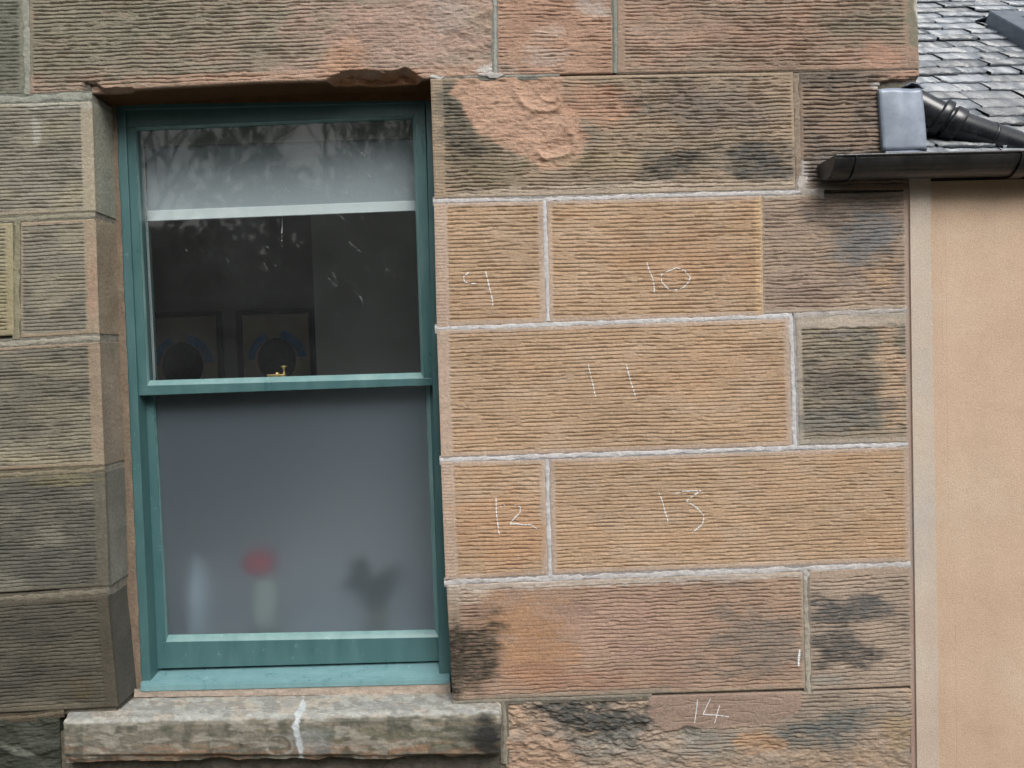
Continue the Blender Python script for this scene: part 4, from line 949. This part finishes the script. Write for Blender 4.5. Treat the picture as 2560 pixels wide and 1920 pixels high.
# roof plane
TH = R(38)
ey = 0.03
def onroof(X, t, h=0.0): return Vector((X, ey+t*math.cos(TH)-h*math.sin(TH), zr0+t*math.sin(TH)+h*math.cos(TH)))
zr0 = at(2400, 396, ey).z
xr0 = at(2297, 190, .0).x - .0
def roofhit(px, py, h=0.0):
    d = ray(px, py); n = Vector((0, -math.sin(TH), math.cos(TH))); p0 = onroof(0, 0, h)
    s_ = (p0-CAM).dot(n)/d.dot(n); p = CAM+d*s_; return p.x, (p.y-onroof(0, 0, h).y)/math.cos(TH)
b = MB(); b.slab([onroof(xr0-.02, 3.2), onroof(xr0+3.0, 3.2), onroof(xr0+3.0, -.03), onroof(xr0-.02, -.03)], tuple(onroof(0, 0, -.04)-onroof(0, 0, 0))); b.build('roof_deck', M['black_iron'], ext)
rs = random.Random(11); V = []; F = []; Cc = []
gauge = .066
for k in range(48):
    t0 = -.03+k*gauge; x = xr0-rs.uniform(0, .1)
    while x < xr0+2.9:
        w = rs.uniform(.085, .17); th = rs.uniform(.005, .009); L = gauge*2.3
        tone = rs.uniform(.55, 1.45); g_ = rs.uniform(-.004, .006)
        cb = (0.14*tone, (0.162+g_*.5)*tone, (0.188+g_)*tone)
        j = rs.uniform(-.007, .007); n = 9
        cutl, cutr = rs.choice([0, 0, .25, .5]), rs.choice([0, .3, .6])
        i0 = len(V); lift = th*2.1
        xs = [x+.0015+(w-.003)*q/(n-1) for q in range(n)]
        up_, lo_ = [], []
        for q, xx in enumerate(xs):
            u = q/(n-1); e = rs.uniform(-.004, .004)
            cc = max(0, (cutl*.18-u)/.18)*.022+max(0, (u-1+cutr*.22)/.22)*.022
            up_.append(onroof(xx, t0+j+e+cc, lift+th*.4+rs.uniform(-.0006, .0006))); lo_.append(onroof(xx, t0+j+e*1.2+cc-rs.uniform(0, .002), lift-th*.6))
        tops = [onroof(xx, t0+L, .002) for xx in xs]
        V += up_+lo_+tops; Cc += [cb]*(3*n)
        for q in range(n-1):
            F.append((i0+q, i0+q+1, i0+2*n+q+1, i0+2*n+q)); F.append((i0+n+q, i0+n+q+1, i0+q+1, i0+q))
        F.append((i0, i0+2*n, i0+n, i0)[:3]+(i0+n,)) if False else None
        x += w+.001
me = fast_mesh('slates', np.array([tuple(v) for v in V]), np.array([f for f in F if f]), np.array(Cc), False)
o = link('slate_roof', me, M['slate'], ext); o['label'] = 'wet grey slates in close courses'
# left verge upstand hides the cut ends against the house side
# roof window at the top right
xA, tA = roofhit(2472, 72); xB, tB = roofhit(2560, 128)
print('roof window', xA, tA, xB, tB)
xw = (xA+xB)/2-.018; tt_ = tA
rw_ = bpy.data.objects.new('roof_window', None); C.objects.link(rw_); rw_.parent = ext; rw_.matrix_parent_inverse = ext.matrix_world.inverted()
rw_['label'] = 'dark metal framed roof window'
def rbox(x0, x1, t0, t1, h0, h1, name, mat, parent, bev=.004):
    b = MB(); a = [onroof(x0, t1, h1), onroof(x1, t1, h1), onroof(x1, t0, h1), onroof(x0, t0, h1)]
    b.slab(a, tuple(onroof(0, 0, h0)-onroof(0, 0, h1)), bev); return b.build(name, mat, parent)
t_lo = tA-.62
rbox(xw, xw+.075, t_lo, tA, 0, .062, 'frame', M['roofmetal'], rw_, .006)
rbox(xw+.078, xw+.60, tA-.06, tA+.004, 0, .058, 'frame', M['roofmetal'], rw_, .006)
rbox(xw+.60, xw+.675, t_lo, tA, 0, .062, 'frame', M['roofmetal'], rw_, .006)
rbox(xw+.078, xw+.60, t_lo, t_lo+.07, 0, .058, 'frame', M['roofmetal'], rw_, .006)
rbox(xw+.074, xw+.602, t_lo+.05, tA-.05, .01, .035, 'glass', M['pipe'], rw_, 0)
b = MB(); b.slab([onroof(xw-.012, tA+.05, .014), onroof(xw+.68, tA+.05, .014), onroof(xw+.68, tA-.01, .05), onroof(xw+.01, tA-.01, .05)], tuple(onroof(0, 0, 0)-onroof(0, 0, .003))); b.build('flashing', M['lead'], rw_)

# gutter
gx0 = at(2043, 420, 0).x; gx1 = gx0+3.3
gz = at(2300, 384, -.095).z
gt = MB(); RAD = .049; n = 18
def gprof(x, r=RAD, th=.004):
    pts = []
    for k in range(n+1):
        a = math.pi+math.pi*k/n; pts.append(Vector((x, -.048+math.cos(a)*r*.98, gz+math.sin(a)*r*.88)))
    for k in range(n, -1, -1):
        a = math.pi+math.pi*k/n; pts.append(Vector((x, -.048+math.cos(a)*(r-th)*.98, gz+math.sin(a)*(r-th)*1.05)))
    return pts
def gsweep(b, x0, x1, r, th):
    A = [b.bm.verts.new(p) for p in gprof(x0, r, th)]; Bv = [b.bm.verts.new(p) for p in gprof(x1, r, th)]
    m_ = len(A)
    for k in range(m_): b.bm.faces.new((A[k], A[(k+1) % m_], Bv[(k+1) % m_], Bv[k]))
    b.bm.faces.new(A); b.bm.faces.new(Bv[::-1])
sl = (at(2560, 380, -.095).z-at(2095, 391, -.095).z)/(at(2560, 380, -.095).x-at(2095, 391, -.095).x)
def gobj(b, name, mat, parent):
    for v in b.bm.verts: v.co.z += (v.co.x-gx0-.3)*sl
    return b.build(name, mat, parent)
b = MB(); gsweep(b, gx0+.004, gx1, RAD, .004)
# rolled front lip
gutter = gobj(b, 'gutter', M['black_iron'], ext); gutter['label'] = 'black half round gutter overlapping the stone'
b = MB(); b.tube([(gx0+.004, -.048-RAD*.98, gz), (gx1, -.048-RAD*.98, gz)], .0035, 8); gobj(b, 'gutter_lip', M['black_iron'], gutter)
b = MB(); A = [b.bm.verts.new(p) for p in gprof(gx0, RAD+.002, .004)[:n+1]]; b.bm.faces.new(A)
ext_ = bmesh.ops.extrude_face_region(b.bm, geom=list(b.bm.faces)); [setattr(v, 'co', v.co+Vector((.02, 0, 0))) for v in ext_['geom'] if isinstance(v, bmesh.types.BMVert)]
gobj(b, 'end_cap', M['black_iron'], gutter)
for xx, w in ((at(2137, 420, -.09).x, .003), (at(2550, 420, -.09).x, .03)):
    b = MB(); gsweep(b, xx, xx+w, RAD+.003, .002); gobj(b, 'gutter_clip', M['black_iron'] if w > .01 else M['pipe'], gutter)
# fascia between the wall head and the slates, right of the stone
fx = at(2300, 400, .0).x
MB().slab([(fx, .0, gz+.02), (gx1, .0, gz+.02), (gx1, .0, gz-.045), (fx, .0, gz-.045)], (0, .03, 0)).build('fascia_board', M['black_iron'], ext)

# lead box at the corner
ld = MB()
q = [(2198, 223), (2306, 219), (2318, 374), (2208, 378)]
n_ = 14; ff_ = []
p = [at(*a_, yy_) for a_, yy_ in zip(q, (-.012, -.03, -.034, -.014))]
rows = []
for j in range(n_+1):
    row = []
    for i in range(n_+1):
        s_, t_ = i/n_, j/n_
        v = (p[0]*(1-s_)+p[1]*s_)*(1-t_)+(p[3]*(1-s_)+p[2]*s_)*t_
        v = v+Vector((0, -.004*math.sin(math.pi*s_)*math.sin(math.pi*t_)+.0015*math.sin(9*s_+4*t_)-.002*(1-t_)*math.sin(5*s_), .0015*math.sin(7*s_)*(1-t_)))
        row.append(v)
    # fold back to the right
    e = row[-1]; row += [e+Vector((.002, .004, 0)), e+Vector((.003, .02, 0)), e+Vector((.002, .075, 0))]
    row = [row[0]+Vector((.0, .014, 0)), row[0]+Vector((.0, .003, 0))]+row
    rows.append([ld.bm.verts.new(v) for v in row])
for r_, s_ in zip(rows, rows[1:]):
    for i in range(len(r_)-1): ld.bm.faces.new((r_[i], r_[i+1], s_[i+1], s_[i]))
o = ld.build('lead_flashing', M['lead'], ext, True); o['label'] = 'blue-grey folded lead sheet on the wall corner above the gutter'
sol = o.modifiers.new('thick', 'SOLIDIFY'); sol.thickness = .003
# curled lead offcut on top, and the strip beneath
b = MB(); a_, c_ = at(2266, 210, -.02), at(2312, 222, -.02)
pts = [(a_.x, -.02, a_.z-.002), (a_.x+.012, -.024, a_.z+.004), (a_.x+.026, -.03, a_.z-.002), (a_.x+.036, -.03, a_.z-.012), (a_.x+.045, -.02, a_.z-.008)]
va = [b.bm.verts.new(v) for v in pts]; vb = [b.bm.verts.new(Vector(v)+Vector((.006, .10, .012))) for v in pts]
for k in range(4): b.bm.faces.new((va[k], va[k+1], vb[k+1], vb[k]))
o2 = b.build('lead_curl', M['lead'], o); s2 = o2.modifiers.new('thick', 'SOLIDIFY'); s2.thickness = .003
b = MB(); b.quad_slab([(2214, 378), (2318, 375), (2319, 388), (2216, 388)], -.03, -.027); b.build('lead_strip', M['lead'], o)

# downpipe lying across the eaves
def pp(px, py, y): return at(px, py, y)
pr = .037
pipe = MB(); yl = .075
pts = [pp(2215, 225, yl+.05), pp(2290, 262, yl+.03), pp(2345, 291, yl+.01), pp(2385, 311, yl), pp(2425, 326, yl), pp(2470, 342, yl), pp(2560, 374, yl), pp(2760, 445, yl-.01)]
pipe.tube(pts, pr, 40); pipe = pipe.build('downpipe', M['pipe'], ext, True); pipe['label'] = 'black rainwater pipe slanting behind the gutter'
def collar(i0, i1, r, l0, l1, name='pipe_collar'):
    a, c = pts[i0], pts[i1]; d = (c-a).normalized(); s_ = a+d*l0; e = a+d*l1
    b = MB(); m_ = (l1-l0)
    b.tube([s_, s_+d*.003, s_+d*.006, e-d*.006, e-d*.003, e], [pr+.0005, r-.001, r, r, r-.001, pr+.0005], 40); return b.build(name, M['pipe'], pipe, True)
collar(2, 3, .0465, -.004, .022); collar(2, 3, .0435, .026, .060)
collar(5, 6, .0385, .0, .006)

# ---------------------------------------------------------------- ground and wood behind the viewer
gm = simple('damp_gravel_ground', (0.09, 0.085, 0.07), (0.17, 0.16, 0.135), 0.95, 9, .2, 0, .5, .01)
nn = 200; xs, ys = np.meshgrid(np.linspace(-60, 60, nn), np.linspace(-60, 60, nn))
zz = (fbm(xs/6, ys/6, 3, 5)-.5)*.12*np.clip(-ys/4, 0, 1) + (4.4+fbm(xs/3, ys*0, 3, 8)*1.2-1.4*np.exp(-((xs+5.5)/.9)**2))*sst(-15.5, -19, ys)  # far bank added to close sky gaps behind the wood
me = fast_mesh('ground', np.stack([xs, ys, zz], -1).reshape(-1, 3), grid_faces(nn, nn)); o = link('ground', me, gm); o['kind'] = 'structure'
rg_ = random.Random(5); V = []; F = []
def limb(p, d, L, r, lev):
    n = 4; q = p+d*L; s1 = d.orthogonal().normalized(); s2 = d.cross(s1); i0 = len(V)
    for (c, rr2) in ((p, r), (q, r*.62)):
        for k in range(n): a = 2*math.pi*k/n; V.append(c+(s1*math.cos(a)+s2*math.sin(a))*rr2)
    for k in range(n): F.append((i0+k, i0+(k+1) % n, i0+n+(k+1) % n, i0+n+k))
    if lev <= 0: return
    for _ in range(rg_.choice([2, 3, 3]) if lev > 1 else 4):
        nd = (d+Vector((rg_.uniform(-1, 1), rg_.uniform(-1, 1), rg_.uniform(-.25, .8)))*.62).normalized()
        limb(p+d*L*rg_.uniform(.55, 1), nd, L*rg_.uniform(.6, .82), r*.55, lev-1)
for k in range(20):
    x = -15+k*1.45+rg_.uniform(-.5, .5); y = -rg_.uniform(9, 14)
    if -7.5 < x < -6.2: continue
    limb(Vector((x, y, 0)), Vector((rg_.uniform(-.15, .15), rg_.uniform(-.1, .1), 1)).normalized(), rg_.uniform(2.6, 3.6), rg_.uniform(.09, .2), 6)
bare = len(F)
for k in range(64000):      # evergreen undergrowth
    x = rg_.uniform(-20, 20); yy = -rg_.uniform(8.5, 15); hmax = 4.9+.7*math.sin(x*.55+1)+.6*math.sin(x*1.3)+.4*math.sin(x*3.1)-1.6*math.exp(-((x+4.6)/.6)**2)
    z = rg_.uniform(0, 1)**.8*hmax
    c = Vector((x, yy, z)); s_ = rg_.uniform(.06, .15); a = Vector((rg_.uniform(-1, 1), rg_.uniform(-1, 1), rg_.uniform(-1, 1))).normalized()*s_; u_ = a.orthogonal().normalized()*s_*.7
    i0 = len(V); V += [c-a, c-u_, c+a, c+u_]; F.append((i0, i0+1, i0+2, i0+3))
for k in range(2600):
    x = rg_.uniform(-26, 26); h_ = 4.3+.6*math.sin(x*.55+1)+.5*math.sin(x*1.3)-1.3*math.exp(-((x+4.9)/.7)**2)
    c = Vector((x, -rg_.uniform(15, 16.5), rg_.uniform(0, h_))); a = Vector((rg_.uniform(-1, 1), rg_.uniform(-.3, .3), rg_.uniform(-1, 1))).normalized()*.55; u_ = a.cross(Vector((0, 1, 0))).normalized()*.45
    i0 = len(V); V += [c-a, c-u_, c+a, c+u_]; F.append((i0, i0+1, i0+2, i0+3))
me = fast_mesh('woodland', np.array([tuple(v) for v in V]), np.array(F), None, False)
o = link('woodland', me, simple('bark', (.035, .03, .022), (.06, .05, .04), .9, 4, .2, 0, 0)); me.materials.append(simple('evergreen_leaves', (.02, .04, .014), (.05, .085, .03), .7, 2, .3, 0, 0))
mi = np.zeros(len(me.polygons), np.int32); mi[bare:] = 1; me.polygons.foreach_set('material_index', mi)
o['kind'] = 'stuff'
print('verts', sum(len(x.data.vertices) for x in bpy.data.objects if x.type == 'MESH'))
